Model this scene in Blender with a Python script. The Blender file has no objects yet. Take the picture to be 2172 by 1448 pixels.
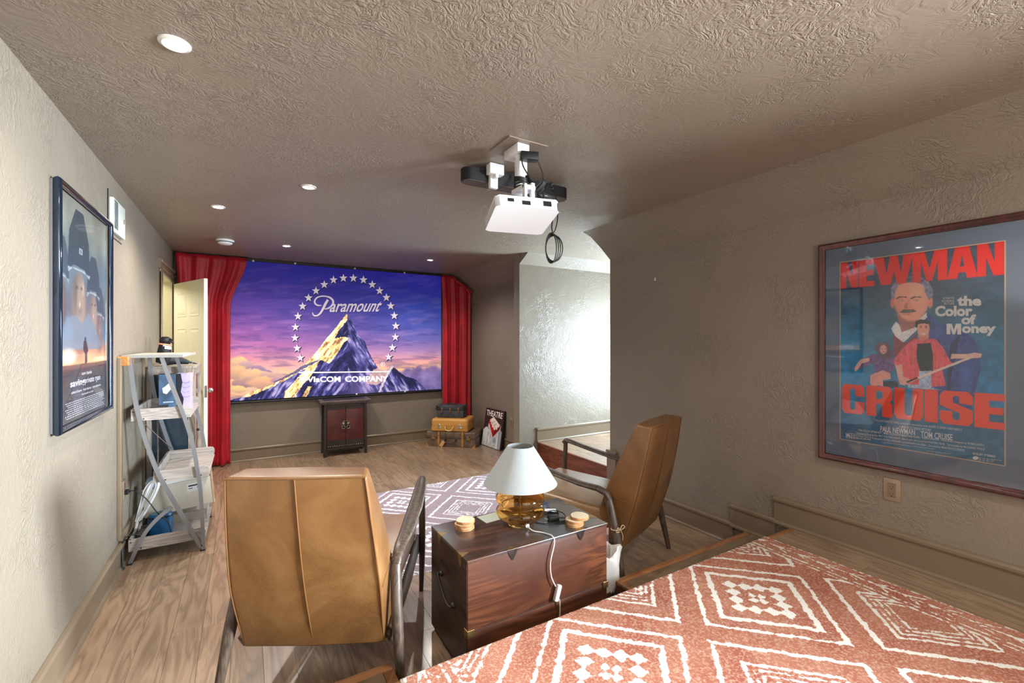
import bpy, bmesh, math, random
import numpy as np
from mathutils import Vector, Matrix, geometry
random.seed(7)
SC = bpy.context.scene
COL = SC.collection
PI = math.pi
# ---------------------------------------------------------------- camera, world, lights, exposure
CAMH = 1.44
YAW = math.atan(566/950)
cam = bpy.data.cameras.new('camera'); camo = bpy.data.objects.new('camera', cam); COL.objects.link(camo)
cam.sensor_width = 36; cam.lens = 950/2172*36; cam.clip_start = .02
camo.location = (0, 0, CAMH); camo.rotation_euler = (PI/2, 0, -YAW); SC.camera = camo
SC.view_settings.view_transform = 'Standard'; SC.view_settings.look = 'None'
SC.view_settings.gamma = 1; SC.view_settings.use_curve_mapping = False
SC.view_settings.exposure = 0.0
w = bpy.data.worlds.new('world'); SC.world = w; w.use_nodes = True
w.node_tree.nodes['Background'].inputs[0].default_value = (.55, .70, .85, 1)
w.node_tree.nodes['Background'].inputs[1].default_value = 1.0

def area(name, loc, rot, sx, sy, power, col, spread=PI):
    l = bpy.data.lights.new(name, 'AREA'); l.shape = 'RECTANGLE'; l.size = sx; l.size_y = sy
    l.energy = power; l.color = col; l.spread = spread
    o = bpy.data.objects.new(name, l); o.location = loc; o.rotation_euler = rot; COL.objects.link(o); return o
# daylight through the dormer window, through a window behind the camera, a ceiling light behind the camera, and fill lights added there

def aim(p, q): return (Vector(q)-Vector(p)).to_track_quat('-Z', 'Y').to_euler()
area('dormer_daylight', (4.72, 3.80, 1.15), aim((4.72, 3.80, 1.15), (-.6, 3.45, 2.2)), 1.2, 1.0, 320, (.70, .88, 1.0))
area('rear_window_daylight', (4.6, -2.3, 1.7), aim((4.6, -2.3, 1.7), (-.7, 2.0, 1.35)), 1.5, 1.2, 960, (.84, .94, 1.0), math.radians(110))
area('rear_room_ceiling_light', (1.1, -1.4, 2.40), (0, 0, 0), 2.2, 1.4, 40, (1.0, .93, .85))
area('ceiling_bounce_fill', (1.0, -1.2, 1.75), (PI-.35, 0, 0), 1.2, 1.2, 60, (1.0, .94, .87))  # added fill thrown at the ceiling, no lamp known there
area('rear_room_fill', (.9, -2.3, 1.5), (PI/2, 0, 0), 2.6, 1.6, 46, (1.0, .95, .90))  # added area fill standing in for light of the room behind
area('hall_light', (-1.3, 5.7, 2.3), (0, 0, 0), 0.5, .5, 15, (1.0, .93, .78))

# ---------------------------------------------------------------- camera maths (to place flat print that was measured on the photograph)
FW = (math.sin(YAW), math.cos(YAW)); RT = (math.cos(YAW), -math.sin(YAW))
def ray(u, v): s = u-1086; return Vector((FW[0]*950+RT[0]*s, FW[1]*950+RT[1]*s, 724-v))
def proj_np(X, Y, Z):
    a = X*FW[0]+Y*FW[1]; b = X*RT[0]+Y*RT[1]; return 1086+950*b/a, 724+950*(CAMH-Z)/a

# ---------------------------------------------------------------- materials
def lin(c): c = c/255.0; return c/12.92 if c <= .04045 else ((c+.055)/1.055)**2.4
def C(r, g, b): return (lin(r), lin(g), lin(b), 1)
class NT:
    def __init__(s, name):
        s.m = bpy.data.materials.new(name); s.m.use_nodes = True; s.t = s.m.node_tree; s.n = s.t.nodes
        s.b = s.n['Principled BSDF']; s.out = s.n['Material Output']
    def add(s, typ, **k):
        n = s.n.new(typ)
        for a, v in k.items(): setattr(n, a, v)
        return n
    def set(s, node, **k):
        for a, v in k.items(): node.inputs[a].default_value = v
    def link(s, a, b): s.t.links.new(a, b)
    def p(s, key, v): s.b.inputs[key].default_value = v
    def math(s, op, a, b=None, c=None):
        n = s.add('ShaderNodeMath', operation=op)
        for i, x in enumerate((a, b, c)):
            if x is None: continue
            if isinstance(x, (int, float)): n.inputs[i].default_value = x
            else: s.link(x, n.inputs[i])
        return n.outputs[0]
    def coords(s, scale=(1, 1, 1), rnd=False, kind='Object', rot=(0, 0, 0)):
        tc = s.add('ShaderNodeTexCoord'); mp = s.add('ShaderNodeMapping'); mp.inputs['Scale'].default_value = scale
        mp.inputs['Rotation'].default_value = rot
        src = tc.outputs[kind]
        if rnd:
            oi = s.add('ShaderNodeObjectInfo'); va = s.add('ShaderNodeVectorMath', operation='MULTIPLY_ADD')
            cb = s.add('ShaderNodeCombineXYZ')
            for i in range(3): s.link(oi.outputs['Random'], cb.inputs[i])
            s.link(cb.outputs[0], va.inputs[0]); va.inputs[1].default_value = (37, 53, 19); s.link(src, va.inputs[2]); src = va.outputs[0]
        s.link(src, mp.inputs['Vector']); return mp.outputs[0]
    def noise(s, vec, scale, detail=4, dist=0, rough=.5):
        n = s.add('ShaderNodeTexNoise'); s.link(vec, n.inputs['Vector'])
        s.set(n, Scale=scale, Detail=detail, Distortion=dist, Roughness=rough); return n.outputs['Fac']
    def ramp(s, fac, stops):
        r = s.add('ShaderNodeValToRGB'); s.link(fac, r.inputs[0]); e = r.color_ramp.elements
        e[0].position, e[0].color = stops[0]; e[1].position, e[1].color = stops[-1]
        for p_, c_ in stops[1:-1]: k = e.new(p_); k.color = c_
        return r.outputs[0]
    def mix(s, fac, a, b, mode='MIX'):
        n = s.add('ShaderNodeMix', data_type='RGBA', blend_type=mode)
        for i, x in ((0, fac), (6, a), (7, b)):
            if isinstance(x, (int, float, tuple)): n.inputs[i].default_value = x
            else: s.link(x, n.inputs[i])
        return n.outputs[2]
    def bump(s, h, strength, dist):
        b = s.add('ShaderNodeBump'); s.link(h, b.inputs['Height']); s.set(b, Strength=strength, Distance=dist)
        s.link(b.outputs[0], s.b.inputs['Normal'])
def simple(name, col, rough=.5, metal=0, coat=0, var=0, vs=8, bump=0, bs=60, spec=.5, trans=0, ior=1.45, emis=0, bd=.002, alpha=1, ecol=None):
    t = NT(name); t.p('Base Color', col); t.p('Roughness', rough); t.p('Metallic', metal); t.p('Coat Weight', coat)
    t.p('Specular IOR Level', spec); t.p('Transmission Weight', trans); t.p('IOR', ior); t.p('Alpha', alpha)
    if emis: t.p('Emission Color', ecol or col); t.p('Emission Strength', emis)
    if var:
        v = t.coords(rnd=True); f = t.noise(v, vs, 5)
        d = tuple(x*(1-var) for x in col[:3])+(1,); l = tuple(min(1, x*(1+var)) for x in col[:3])+(1,)
        t.link(t.ramp(f, [(.3, d), (.7, l)]), t.b.inputs['Base Color'])
    if bump:
        v = t.coords(rnd=True); t.bump(t.noise(v, bs, 3), bump, bd)
    return t.m
def plaster(name, col, strength=.5, rough=.42):
    t = NT(name); v = t.coords(kind='Object')
    big = t.noise(v, 1.3, 3); col2 = tuple(x*.93 for x in col[:3])+(1,)
    t.link(t.ramp(big, [(.3, col2), (.7, col)]), t.b.inputs['Base Color'])
    a = t.noise(v, 7, 5, 2.2, .62)
    rid = t.math('ABSOLUTE', t.math('SUBTRACT', a, .5))
    rid = t.math('MINIMUM', t.math('MULTIPLY', rid, 14.0), 1.0)
    b = t.noise(v, 13, 3, 2.4, .6)
    rid2 = t.math('MINIMUM', t.math('MULTIPLY', t.math('ABSOLUTE', t.math('SUBTRACT', b, .5)), 9.0), 1.0)
    mask = t.math('MINIMUM', t.math('MAXIMUM', t.math('MULTIPLY', t.math('SUBTRACT', t.noise(v, 3.1, 2), .42), 6.0), 0.0), 1.0)
    h = t.math('ADD', t.math('MULTIPLY', rid, .22), t.math('MULTIPLY', t.math('MULTIPLY', rid2, mask), .75))
    h = t.math('ADD', h, t.math('MULTIPLY', t.noise(v, 60, 3), .25))
    t.bump(h, strength, .0038); t.p('Roughness', rough); t.p('Specular IOR Level', .45)
    return t.m
def wood(name, c1, c2, rough=.4, axis='y', fine=60, bands=9, coat=0, bump=.15, rnd=True, c3=None, seed=0):
    t = NT(name); st = {'x': (.13, 1, 1), 'y': (1, .13, 1), 'z': (1, 1, .13)}[axis]
    v = t.coords(scale=st, rnd=rnd)
    n1 = t.noise(v, bands, 3, 1.2, .5)
    rings = t.math('FRACT', t.math('MULTIPLY', n1, 6.0))
    rings = t.math('ABSOLUTE', t.math('SUBTRACT', rings, .5)); rings = t.math('MULTIPLY', rings, 2.0)
    st2 = {'x': (.03, 1, 1), 'y': (1, .03, 1), 'z': (1, 1, .03)}[axis]
    v2 = t.coords(scale=st2, rnd=rnd); n2 = t.noise(v2, fine*4, 3, .0, .6)
    f = t.math('ADD', t.math('MULTIPLY', rings, .55), t.math('MULTIPLY', n2, .55))
    col = t.ramp(f, [(.15, c1), (.75, c2)])
    oi = t.add('ShaderNodeObjectInfo')
    br = t.math('ADD', t.math('MULTIPLY', oi.outputs['Random'], .22), .89)
    mx = t.add('ShaderNodeVectorMath', operation='SCALE'); t.link(col, mx.inputs[0]); t.link(br, mx.inputs['Scale'])
    out = mx.outputs[0]
    if c3:
        out = t.mix(t.ramp(t.noise(t.coords(rnd=rnd), 2.6, 3), [(.42, (0, 0, 0, 1)), (.62, (1, 1, 1, 1))]), out, c3)
    t.link(out, t.b.inputs['Base Color']); t.p('Roughness', rough); t.p('Coat Weight', coat); t.p('Coat Roughness', .15)
    t.bump(f, bump, .0015); return t.m
def painted(name, emis=0, rough=.45, coat=0, gloss=.5):
    t = NT(name); a = t.add('ShaderNodeVertexColor', layer_name='paint')
    if emis:
        t.link(a.outputs[0], t.b.inputs['Base Color']); t.link(a.outputs[0], t.b.inputs['Emission Color']); t.p('Emission Strength', emis)
    else: t.link(a.outputs[0], t.b.inputs['Base Color'])
    t.p('Roughness', rough); t.p('Coat Weight', coat); t.p('Specular IOR Level', gloss); return t.m
def pane_mat(name, tint=(1, 1, 1, 1), refl=1.0):
    t = NT(name); t.n.remove(t.b); tr = t.add('ShaderNodeBsdfTransparent'); gl = t.add('ShaderNodeBsdfGlossy')
    tr.inputs[0].default_value = tint; gl.inputs['Roughness'].default_value = .02; gl.inputs['Color'].default_value = (.95, .98, 1, 1)
    fr = t.add('ShaderNodeFresnel'); fr.inputs['IOR'].default_value = 1.5
    mx = t.add('ShaderNodeMixShader'); t.link(t.math('MULTIPLY', fr.outputs[0], refl), mx.inputs[0])
    t.link(tr.outputs[0], mx.inputs[1]); t.link(gl.outputs[0], mx.inputs[2]); t.link(mx.outputs[0], t.out.inputs[0]); return t.m

PAINT = C(129, 119, 106)
M = dict(
    wall=plaster('taupe_plaster', PAINT, .75, .46),
    ceil=plaster('lightened_ceiling_plaster', C(138, 125, 111), .75, .40),  # same paint as the walls, lightened to put brightness into the colour
    trim=simple('taupe_trim_paint', C(118, 103, 85), .30, bump=.05, bs=20),
    cream=simple('cream_door_paint', C(242, 238, 214), .4),
    hall=simple('cream_hall_paint', C(222, 214, 182), .6),
    plank=wood('oak_floor', C(114, 94, 76), C(152, 127, 105), .30, 'y', 50, 8, coat=.15),
    plankx=wood('oak_floor_cross', C(100, 82, 62), C(130, 110, 88), .34, 'x', 50, 8),
    joint=simple('dark_joint', C(60, 50, 42), .8),
    nosing=wood('honey_oak_nosing', C(128, 84, 54), C(160, 112, 74), .38, 'x', 40, 6),
    riser=wood('red_brown_riser', C(88, 44, 28), C(128, 70, 46), .42, 'y', 40, 7),
    leather=None, leather_glare=None,
    chairwood=wood('smoked_oak', C(46, 36, 30), C(84, 70, 59), .38, 'z', 60, 14),
    chest=wood('camphor_chest_wood', C(58, 30, 22), C(112, 66, 42), .36, 'x', 60, 9, coat=.15, c3=C(74, 42, 32)),
    chestdark=wood('dark_chest_wood', C(30, 20, 18), C(62, 42, 36), .32, 'y', 40, 6, coat=.2),
    brass=simple('aged_brass', C(150, 122, 78), .38, .85, var=.3, vs=30),
    iron=simple('dark_iron', C(60, 54, 50), .45, .8, var=.3, vs=30),
    chrome=simple('bright_nickel', C(205, 205, 205), .18, 1),
    white=simple('white_plastic', C(226, 226, 230), .4),
    whitecable=simple('white_cable', C(215, 205, 200), .45),
    black=simple('black_plastic', C(20, 20, 23), .42),
    blackgloss=simple('black_gloss', C(12, 12, 15), .12, coat=.5),
    blackcable=simple('black_cable', C(22, 22, 22), .5),
    red=None,
    steel=simple('grey_tube_paint', C(128, 128, 132), .34, .35),
    greywood=wood('grey_wash_board', C(132, 124, 120), C(172, 164, 158), .5, 'x', 70, 16, bump=.1),
    shade=None, amber=None,
)
def leather(name, c1, c2, c3):
    t = NT(name); v = t.coords(rnd=True); n = t.noise(v, 3.2, 6, .6, .6)
    col = t.ramp(n, [(.28, c1), (.52, c2), (.75, c3)])
    sc = t.noise(t.coords(rnd=True, rot=(.3, .5, .2), scale=(1, 3, 1)), 24, 2, 2.5)
    ln = t.math('MINIMUM', t.math('MULTIPLY', t.math('ABSOLUTE', t.math('SUBTRACT', sc, .5)), 40.0), 1.0)
    ln = t.math('MAXIMUM', ln, t.math('SUBTRACT', 1.35, t.noise(v, 2.0, 1)))
    col = t.mix(t.math('SUBTRACT', 1.0, t.math('MINIMUM', ln, 1.0)), col, c3)
    t.link(col, t.b.inputs['Base Color']); t.p('Roughness', .36); t.p('Coat Weight', .12); t.p('Coat Roughness', .3)
    t.bump(t.math('ADD', t.noise(v, 160, 3), t.math('MULTIPLY', t.noise(v, 9, 2), 1.5)), .18, .002); return t.m
M['leather'] = leather('tan_leather', C(90, 59, 33), C(114, 78, 43), C(138, 101, 62))
M['leather_glare'] = leather('tan_seat_glare_leather', C(124, 92, 60), C(144, 110, 74), C(164, 130, 94)); M['leather_glare'].node_tree.nodes['Principled BSDF'].inputs['Coat Weight'].default_value = .5  # same leather as the back, with window glare lightened into its colour
def velvet():
    t = NT('red_velvet'); v = t.coords(); n = t.noise(v, 5, 3)
    t.link(t.ramp(n, [(.3, C(138, 5, 24)), (.7, C(172, 11, 34))]), t.b.inputs['Base Color']); t.p('Roughness', .55)
    t.p('Sheen Weight', .35); t.p('Sheen Tint', C(255, 90, 100)); t.bump(t.noise(v, 400, 2), .1, .001); return t.m
M['red'] = velvet()
def shade_mat():
    t = NT('linen_shade'); v = t.coords(scale=(1, 1, 1)); n = t.noise(v, 260, 2)
    t.link(t.ramp(n, [(.3, C(142, 148, 150)), (.7, C(156, 162, 164))]), t.b.inputs['Base Color']); t.p('Roughness', .85)
    t.bump(n, .12, .001); return t.m
M['shade'] = shade_mat()
def amber_mat():
    t = NT('amber_glass'); t.p('Base Color', (1.0, .74, .36, 1)); t.p('Roughness', .02); t.p('Transmission Weight', 1); t.p('IOR', 1.25)
    t.p('Coat Weight', .4); return t.m
M['amber'] = amber_mat()

# ---------------------------------------------------------------- mesh helpers
WM = {}
def col_tag(o, label=None, cat=None, group=None, kind=None):
    if label: o['label'] = label
    if cat: o['category'] = cat
    if group: o['group'] = group
    if kind: o['kind'] = kind
    return o
def thing(name, label, cat, loc=(0, 0, 0), rz=0, group=None):
    o = bpy.data.objects.new(name, None); COL.objects.link(o); o.location = loc; o.rotation_euler = (0, 0, rz)
    o.empty_display_size = .05
    WM[o] = Matrix.Translation(Vector(loc)) @ Matrix.Rotation(rz, 4, 'Z')
    return col_tag(o, label, cat, group)
class MB:
    def __init__(s): s.bm = bmesh.new()
    def _x(s, vs, mat):
        if mat is not None: bmesh.ops.transform(s.bm, matrix=mat, verts=vs)
        return s
    def box(s, x0, x1, y0, y1, z0, z1, mat=None, bev=0, seg=2):
        r = bmesh.ops.create_cube(s.bm, size=1)['verts']
        bmesh.ops.scale(s.bm, vec=(abs(x1-x0), abs(y1-y0), abs(z1-z0)), verts=r)
        bmesh.ops.translate(s.bm, vec=((x0+x1)/2, (y0+y1)/2, (z0+z1)/2), verts=r)
        if bev:
            ed = list({e for v in r for e in v.link_edges})
            res = bmesh.ops.bevel(s.bm, geom=ed, offset=bev, segments=seg, affect='EDGES', profile=.5)
            r = list({v for f in res['faces'] for v in f.verts} | {v for v in r if v.is_valid})
        return s._x(r, mat)
    def pydata(s, vs, fs, mat=None):
        b = [s.bm.verts.new(v) for v in vs]
        for f in fs:
            try: s.bm.faces.new([b[i] for i in f])
            except ValueError: pass
        return s._x(b, mat)
    def prism(s, pts, axis, a, b, mat=None, holes=()):
        loops = [pts]+list(holes)
        flat = [p for l in loops for p in l]; n = len(flat)
        def m(p, t):
            return {'x': (t, p[0], p[1]), 'y': (p[0], t, p[1]), 'z': (p[0], p[1], t)}[axis]
        vs = [m(p, a) for p in flat]+[m(p, b) for p in flat]; fs = []
        if holes:
            tri = geometry.tessellate_polygon([[Vector((p[0], p[1], 0)) for p in l] for l in loops])
            for t in tri: fs.append(tuple(t)); fs.append(tuple(i+n for i in reversed(t)))
        else: fs = [tuple(range(n)), tuple(i+n for i in reversed(range(n)))]
        k = 0
        for l in loops:
            for i in range(len(l)):
                j = (i+1) % len(l); fs.append((k+i, k+j, k+j+n, k+i+n))
            k += len(l)
        return s.pydata(vs, fs, mat)
    def lathe(s, prof, c=(0, 0, 0), n=32, mat=None, cap=False):
        vs = []; fs = []; m = len(prof)
        for i in range(n):
            a = 2*PI*i/n
            for r, z in prof: vs.append((c[0]+r*math.cos(a), c[1]+r*math.sin(a), c[2]+z))
        for i in range(n):
            j = (i+1) % n
            for k in range(m-1): fs.append((i*m+k, j*m+k, j*m+k+1, i*m+k+1))
        if cap:
            fs.append(tuple(i*m for i in reversed(range(n)))); fs.append(tuple(i*m+m-1 for i in range(n)))
        return s.pydata(vs, fs, mat)
    def cyl(s, r, z0, z1, c=(0, 0, 0), n=20, mat=None, r2=None):
        return s.lathe([(r, z0), (r if r2 is None else r2, z1)], c, n, mat, True)
    def sphere(s, c, r, n=16, mat=None):
        q = bmesh.ops.create_uvsphere(s.bm, u_segments=n, v_segments=max(6, n//2), radius=1)['verts']
        if not hasattr(r, '__len__'): r = (r, r, r)
        bmesh.ops.scale(s.bm, vec=r, verts=q)
        if mat is not None: bmesh.ops.transform(s.bm, matrix=mat, verts=q)
        bmesh.ops.translate(s.bm, vec=c, verts=q); return s
    def tube(s, pts, r, n=8, closed=False, smooth=0, sq=None, mat=None):
        P = [Vector(p) for p in pts]
        R = list(r) if hasattr(r, '__len__') else [r]*len(P)
        if smooth:
            Q = []; RR = []; m = len(P); rng = m if closed else m-1
            for i in range(rng):
                g = lambda k: P[k % m] if closed else P[max(0, min(m-1, k))]
                p0, p1, p2, p3 = g(i-1), g(i), g(i+1), g(i+2)
                for k in range(smooth):
                    t = k/smooth
                    Q.append(.5*((2*p1)+(p2-p0)*t+(2*p0-5*p1+4*p2-p3)*t*t+(3*p1-p0-3*p2+p3)*t**3))
                    RR.append(R[i]*(1-t)+R[(i+1) % m]*t)
            if not closed: Q.append(P[-1]); RR.append(R[-1])
            P, R = Q, RR
        m = len(P); vs = []; fs = []
        up = None
        for i in range(m):
            a = P[i-1] if (i > 0 or closed) else P[i]; b = P[(i+1) % m] if (i < m-1 or closed) else P[i]
            t = (b-a).normalized()
            if up is None:
                up = Vector((0, 0, 1)) if abs(t.z) < .9 else Vector((0, 1, 0))
                if sq: up = Vector(sq[2])
            sd = t.cross(up).normalized(); up2 = sd.cross(t).normalized(); up = up2 if not sq else up
            if sq:
                for sx, sy in ((-1, -1), (1, -1), (1, 1), (-1, 1)): vs.append(P[i]+sd*sx*sq[0]/2+up2*sy*sq[1]/2)
            else:
                for k in range(n):
                    an = 2*PI*k/n; vs.append(P[i]+(sd*math.cos(an)+up2*math.sin(an))*R[i])
        nn = 4 if sq else n
        for i in range(m if closed else m-1):
            j = (i+1) % m
            for k in range(nn): l = (k+1) % nn; fs.append((i*nn+k, i*nn+l, j*nn+l, j*nn+k))
        if not closed: fs.append(tuple(reversed(range(nn)))); fs.append(tuple((m-1)*nn+k for k in range(nn)))
        return s.pydata(vs, fs, mat)
    def build(s, name, mat, parent=None, world=False, smooth=None, bev=0, seg=2, label=None, kind=None):
        if bev: bmesh.ops.bevel(s.bm, geom=list(s.bm.edges), offset=bev, segments=seg, affect='EDGES', profile=.5, clamp_overlap=True)
        if world and parent is not None: bmesh.ops.transform(s.bm, matrix=WM[parent].inverted(), verts=s.bm.verts)
        bmesh.ops.recalc_face_normals(s.bm, faces=s.bm.faces)
        me = bpy.data.meshes.new(name); s.bm.to_mesh(me); s.bm.free()
        me.materials.append(mat)
        if smooth is not None: me.shade_smooth(); me.set_sharp_from_angle(angle=math.radians(smooth))
        o = bpy.data.objects.new(name, me); COL.objects.link(o)
        if parent is not None: o.parent = parent; WM[o] = WM[parent]
        else: WM[o] = Matrix.Identity(4)
        if label: o['label'] = label
        if kind: o['kind'] = kind
        return o
def structure(name, mb, mat, **k):
    o = mb.build(name, mat, **k); o['kind'] = 'structure'; return o
def copy_tree(o, parent=None):
    c = o.copy(); COL.objects.link(c); WM[c] = WM[o]
    if parent is not None: c.parent = parent
    for ch in [x for x in SC.objects if x.parent == o]: copy_tree(ch, c)
    return c
def place(o, loc, rz=0): o.location = loc; o.rotation_euler = (0, 0, rz)

# ---------------------------------------------------------------- flat print helpers
def vnoise(x, y, seed=0, octs=4):
    out = np.zeros_like(x); amp = 1.0; tot = 0
    for o in range(octs):
        xi = np.floor(x).astype(np.int64); yi = np.floor(y).astype(np.int64); fx = x-xi; fy = y-yi
        fx = fx*fx*(3-2*fx); fy = fy*fy*(3-2*fy)
        def h(a, b):
            n = (a*374761393+b*668265263+(seed+o)*2147483647) & 0xffffffff
            n = ((n ^ (n >> 13))*1274126177) & 0xffffffff
            return ((n ^ (n >> 16)) & 0xffff)/65535.0
        v = (h(xi, yi)*(1-fx)+h(xi+1, yi)*fx)*(1-fy)+(h(xi, yi+1)*(1-fx)+h(xi+1, yi+1)*fx)*fy
        out += v*amp; tot += amp; amp *= .55; x = x*2.03+11.7; y = y*2.03+5.1
    return out/tot
class Print:
    """a rectangle on a wall plane: origin o (lower left), axes a (right), b (up); painted per vertex"""
    def __init__(s, o, a, b, nx, ny):
        s.o, s.a, s.b = Vector(o), Vector(a), Vector(b); s.nx, s.ny = nx, ny
        g = np.linspace(0, 1, nx); h = np.linspace(0, 1, ny); S, T = np.meshgrid(g, h)
        s.S, s.T = S.ravel(), T.ravel()
        s.P = np.array(o)[None, :]+s.S[:, None]*np.array(a)[None, :]+s.T[:, None]*np.array(b)[None, :]
        s.U, s.V = proj_np(s.P[:, 0], s.P[:, 1], s.P[:, 2]); s.img = np.zeros((nx*ny, 3))
        s.n = s.a.cross(s.b).normalized()
    def uvw(s, u, v):   # photo position -> position on the plane (metres along a, b)
        r = ray(u, v); c = Vector((0, 0, CAMH)); k = (s.o-c).dot(s.n)/r.dot(s.n); return c+r*k
    def inside(s, pts, X, Y):
        m = np.zeros(X.shape, bool); n = len(pts)
        for i in range(n):
            x1, y1 = pts[i]; x2, y2 = pts[(i+1) % n]
            if y1 == y2: continue
            c = ((y1 > Y) != (y2 > Y)) & (X < (x2-x1)*(Y-y1)/(y2-y1)+x1); m ^= c
        return m
    def poly(s, pts, col, alpha=1.0, X=None, Y=None):
        X = s.U if X is None else X; Y = s.V if Y is None else Y
        m = s.inside(pts, X, Y); 
        if callable(col): c = col(s.U[m], s.V[m])
        else: c = np.array(col)
        al = alpha if np.isscalar(alpha) else alpha[m][:, None]
        s.img[m] = s.img[m]*(1-al)+c*al
    def ell(s, cx, cy, rx, ry, col, soft=.15, alpha=1.0, ang=0):
        dx, dy = s.U-cx, s.V-cy; ca, sa = math.cos(ang), math.sin(ang)
        d = np.sqrt(((dx*ca+dy*sa)/rx)**2+((-dx*sa+dy*ca)/ry)**2)
        w_ = np.clip((1-d)/soft, 0, 1)[:, None]*alpha; s.img = s.img*(1-w_)+np.array(col)*w_
    def build(s, name, mat, parent, world=True):
        me = bpy.data.meshes.new(name); n = s.nx*s.ny
        P = s.P; inv = np.array(WM[parent].inverted()); Q = P@inv[:3, :3].T+inv[:3, 3]
        me.vertices.add(n); me.vertices.foreach_set('co', Q.ravel().astype(np.float32))
        i = np.arange((s.nx-1)*(s.ny-1)); r = i//(s.nx-1); c = i % (s.nx-1); k = r*s.nx+c
        F = np.stack([k, k+1, k+s.nx+1, k+s.nx], 1).ravel()
        me.loops.add(len(F)); me.loops.foreach_set('vertex_index', F); me.polygons.add(len(i))
        me.polygons.foreach_set('loop_start', np.arange(0, len(F), 4)); me.update(calc_edges=True); me.validate()
        at = me.color_attributes.new('paint', 'FLOAT_COLOR', 'POINT'); im = np.clip(s.img, 0, 255)/255
        L = np.where(im <= .04045, im/12.92, ((im+.055)/1.055)**2.4); L = np.concatenate([L, np.ones((n, 1))], 1)
        at.data.foreach_set('color', L.ravel().astype(np.float32)); me.materials.append(mat)
        o = bpy.data.objects.new(name, me); COL.objects.link(o); o.parent = parent; WM[o] = WM[parent]; return o
def text_tris(s, bold=0.0, shear=0.0):
    cu = bpy.data.curves.new('t', 'FONT'); cu.body = s; cu.offset = bold; cu.shear = shear; cu.resolution_u = 3
    ob = bpy.data.objects.new('t', cu); me = bpy.data.meshes.new_from_object(ob)
    v = [(q.co.x, q.co.y) for q in me.vertices]; f = [tuple(p.vertices) for p in me.polygons]
    bpy.data.objects.remove(ob); bpy.data.curves.remove(cu); bpy.data.meshes.remove(me)
    if not v: return [], []
    x0 = min(a for a, b in v); x1 = max(a for a, b in v); y0 = min(b for a, b in v); y1 = max(b for a, b in v)
    return [((a-x0)/(x1-x0), (b-y0)/(y1-y0)) for a, b in v], f
class Ink:
    """flat lettering lying .6 mm proud of a Print; corners given as photo positions BL, BR, TL, TR"""
    def __init__(s, pr, lift=.0008): s.pr = pr; s.v = []; s.f = []; s.lift = lift
    def add(s, vs, fs, q):
        pr = s.pr; B = [pr.uvw(*p) for p in q]; nrm = pr.n*s.lift*(1 if pr.n.dot(Vector((0, 0, CAMH))-pr.o) > 0 else -1)
        k = len(s.v)
        for x, y in vs:
            p = B[0]*(1-x)*(1-y)+B[1]*x*(1-y)+B[2]*(1-x)*y+B[3]*x*y; s.v.append(p+nrm)
        s.f += [tuple(i+k for i in f) for f in fs]
    def text(s, t, q, bold=0, shear=0): v, f = text_tris(t, bold, shear); s.add(v, f, q)
    def loops(s, loops, q):
        fl = [p for l in loops for p in l]; tri = geometry.tessellate_polygon([[Vector((x, y, 0)) for x, y in l] for l in loops])
        s.add(fl, [tuple(t) for t in tri], q)
    def px(s, loops):
        fl = [p for l in loops for p in l]; tri = geometry.tessellate_polygon([[Vector((x, y, 0)) for x, y in l] for l in loops])
        pr = s.pr; nrm = pr.n*s.lift*(1 if pr.n.dot(Vector((0, 0, CAMH))-pr.o) > 0 else -1); k = len(s.v)
        s.v += [pr.uvw(*p)+nrm for p in fl]; s.f += [tuple(i+k for i in t) for t in tri]
    def stroke(s, pts, wd):
        P = [Vector(p) for p in pts]; Q = []; W = []
        for i in range(len(P)-1):
            g = lambda k: P[max(0, min(len(P)-1, k))]
            p0, p1, p2, p3 = g(i-1), g(i), g(i+1), g(i+2)
            for k in range(6):
                t = k/6; Q.append(.5*((2*p1)+(p2-p0)*t+(2*p0-5*p1+4*p2-p3)*t*t+(3*p1-p0-3*p2+p3)*t**3)); W.append(wd[i]*(1-t)+wd[i+1]*t)
        Q.append(P[-1]); W.append(wd[-1]); L = []; R_ = []
        for i in range(len(Q)):
            t = (Q[min(i+1, len(Q)-1)]-Q[max(i-1, 0)]).normalized(); nn = Vector((-t.y, t.x))*W[i]/2; L.append(tuple(Q[i]+nn)); R_.append(tuple(Q[i]-nn))
        for i in range(len(Q)-1): s.px([[L[i], L[i+1], R_[i+1], R_[i]]])
    def build(s, name, mat, parent, label=None):
        mb = MB(); mb.pydata(s.v, s.f); return mb.build(name, mat, parent, world=True, label=label)
def box_q(l, r, bl, br, tl, tr): return [(l, bl), (r, br), (l, tl), (r, tr)]
# ================================================================= THE ROOM
XL, XR, YB, ZC = -.692, 2.98, 6.29, 2.44
OY0, OY1 = 3.18, 4.40          # dormer opening in the right wall
S1, S2 = .130, .262            # heights of the step and of the platform
PY, SY = 1.53, 1.83            # platform front, step front
wallm, trim = M['wall'], M['trim']
structure('ceiling', (lambda m: (m.box(XL-.12, 4.9, -2.8, 6.45, ZC, ZC+.1), m)[1])(MB()), M['ceil'])
mb = MB()
for b in ((-2.7, 5.40, 0, ZC), (5.40, 6.15, 2.10, ZC), (6.15, 6.41, 0, ZC)): mb.box(XL-.12, XL, b[0], b[1], b[2], b[3])
structure('wall_left', mb, wallm)
mb = MB(); mb.box(XL, XR+.12, YB, YB+.12, 0, ZC); structure('wall_screen', mb, wallm)
prof = [(2.60, ZC+.02), (2.66, ZC-.006), (2.74, 2.405), (2.86, 2.318), (XR, 2.215), (XR, -.02), (XR+.12, -.02), (XR+.12, ZC+.02)]
mb = MB(); mb.prism(prof, 'y', -.25, OY0); mb.prism(prof, 'y', -2.7, -1.75)
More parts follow.
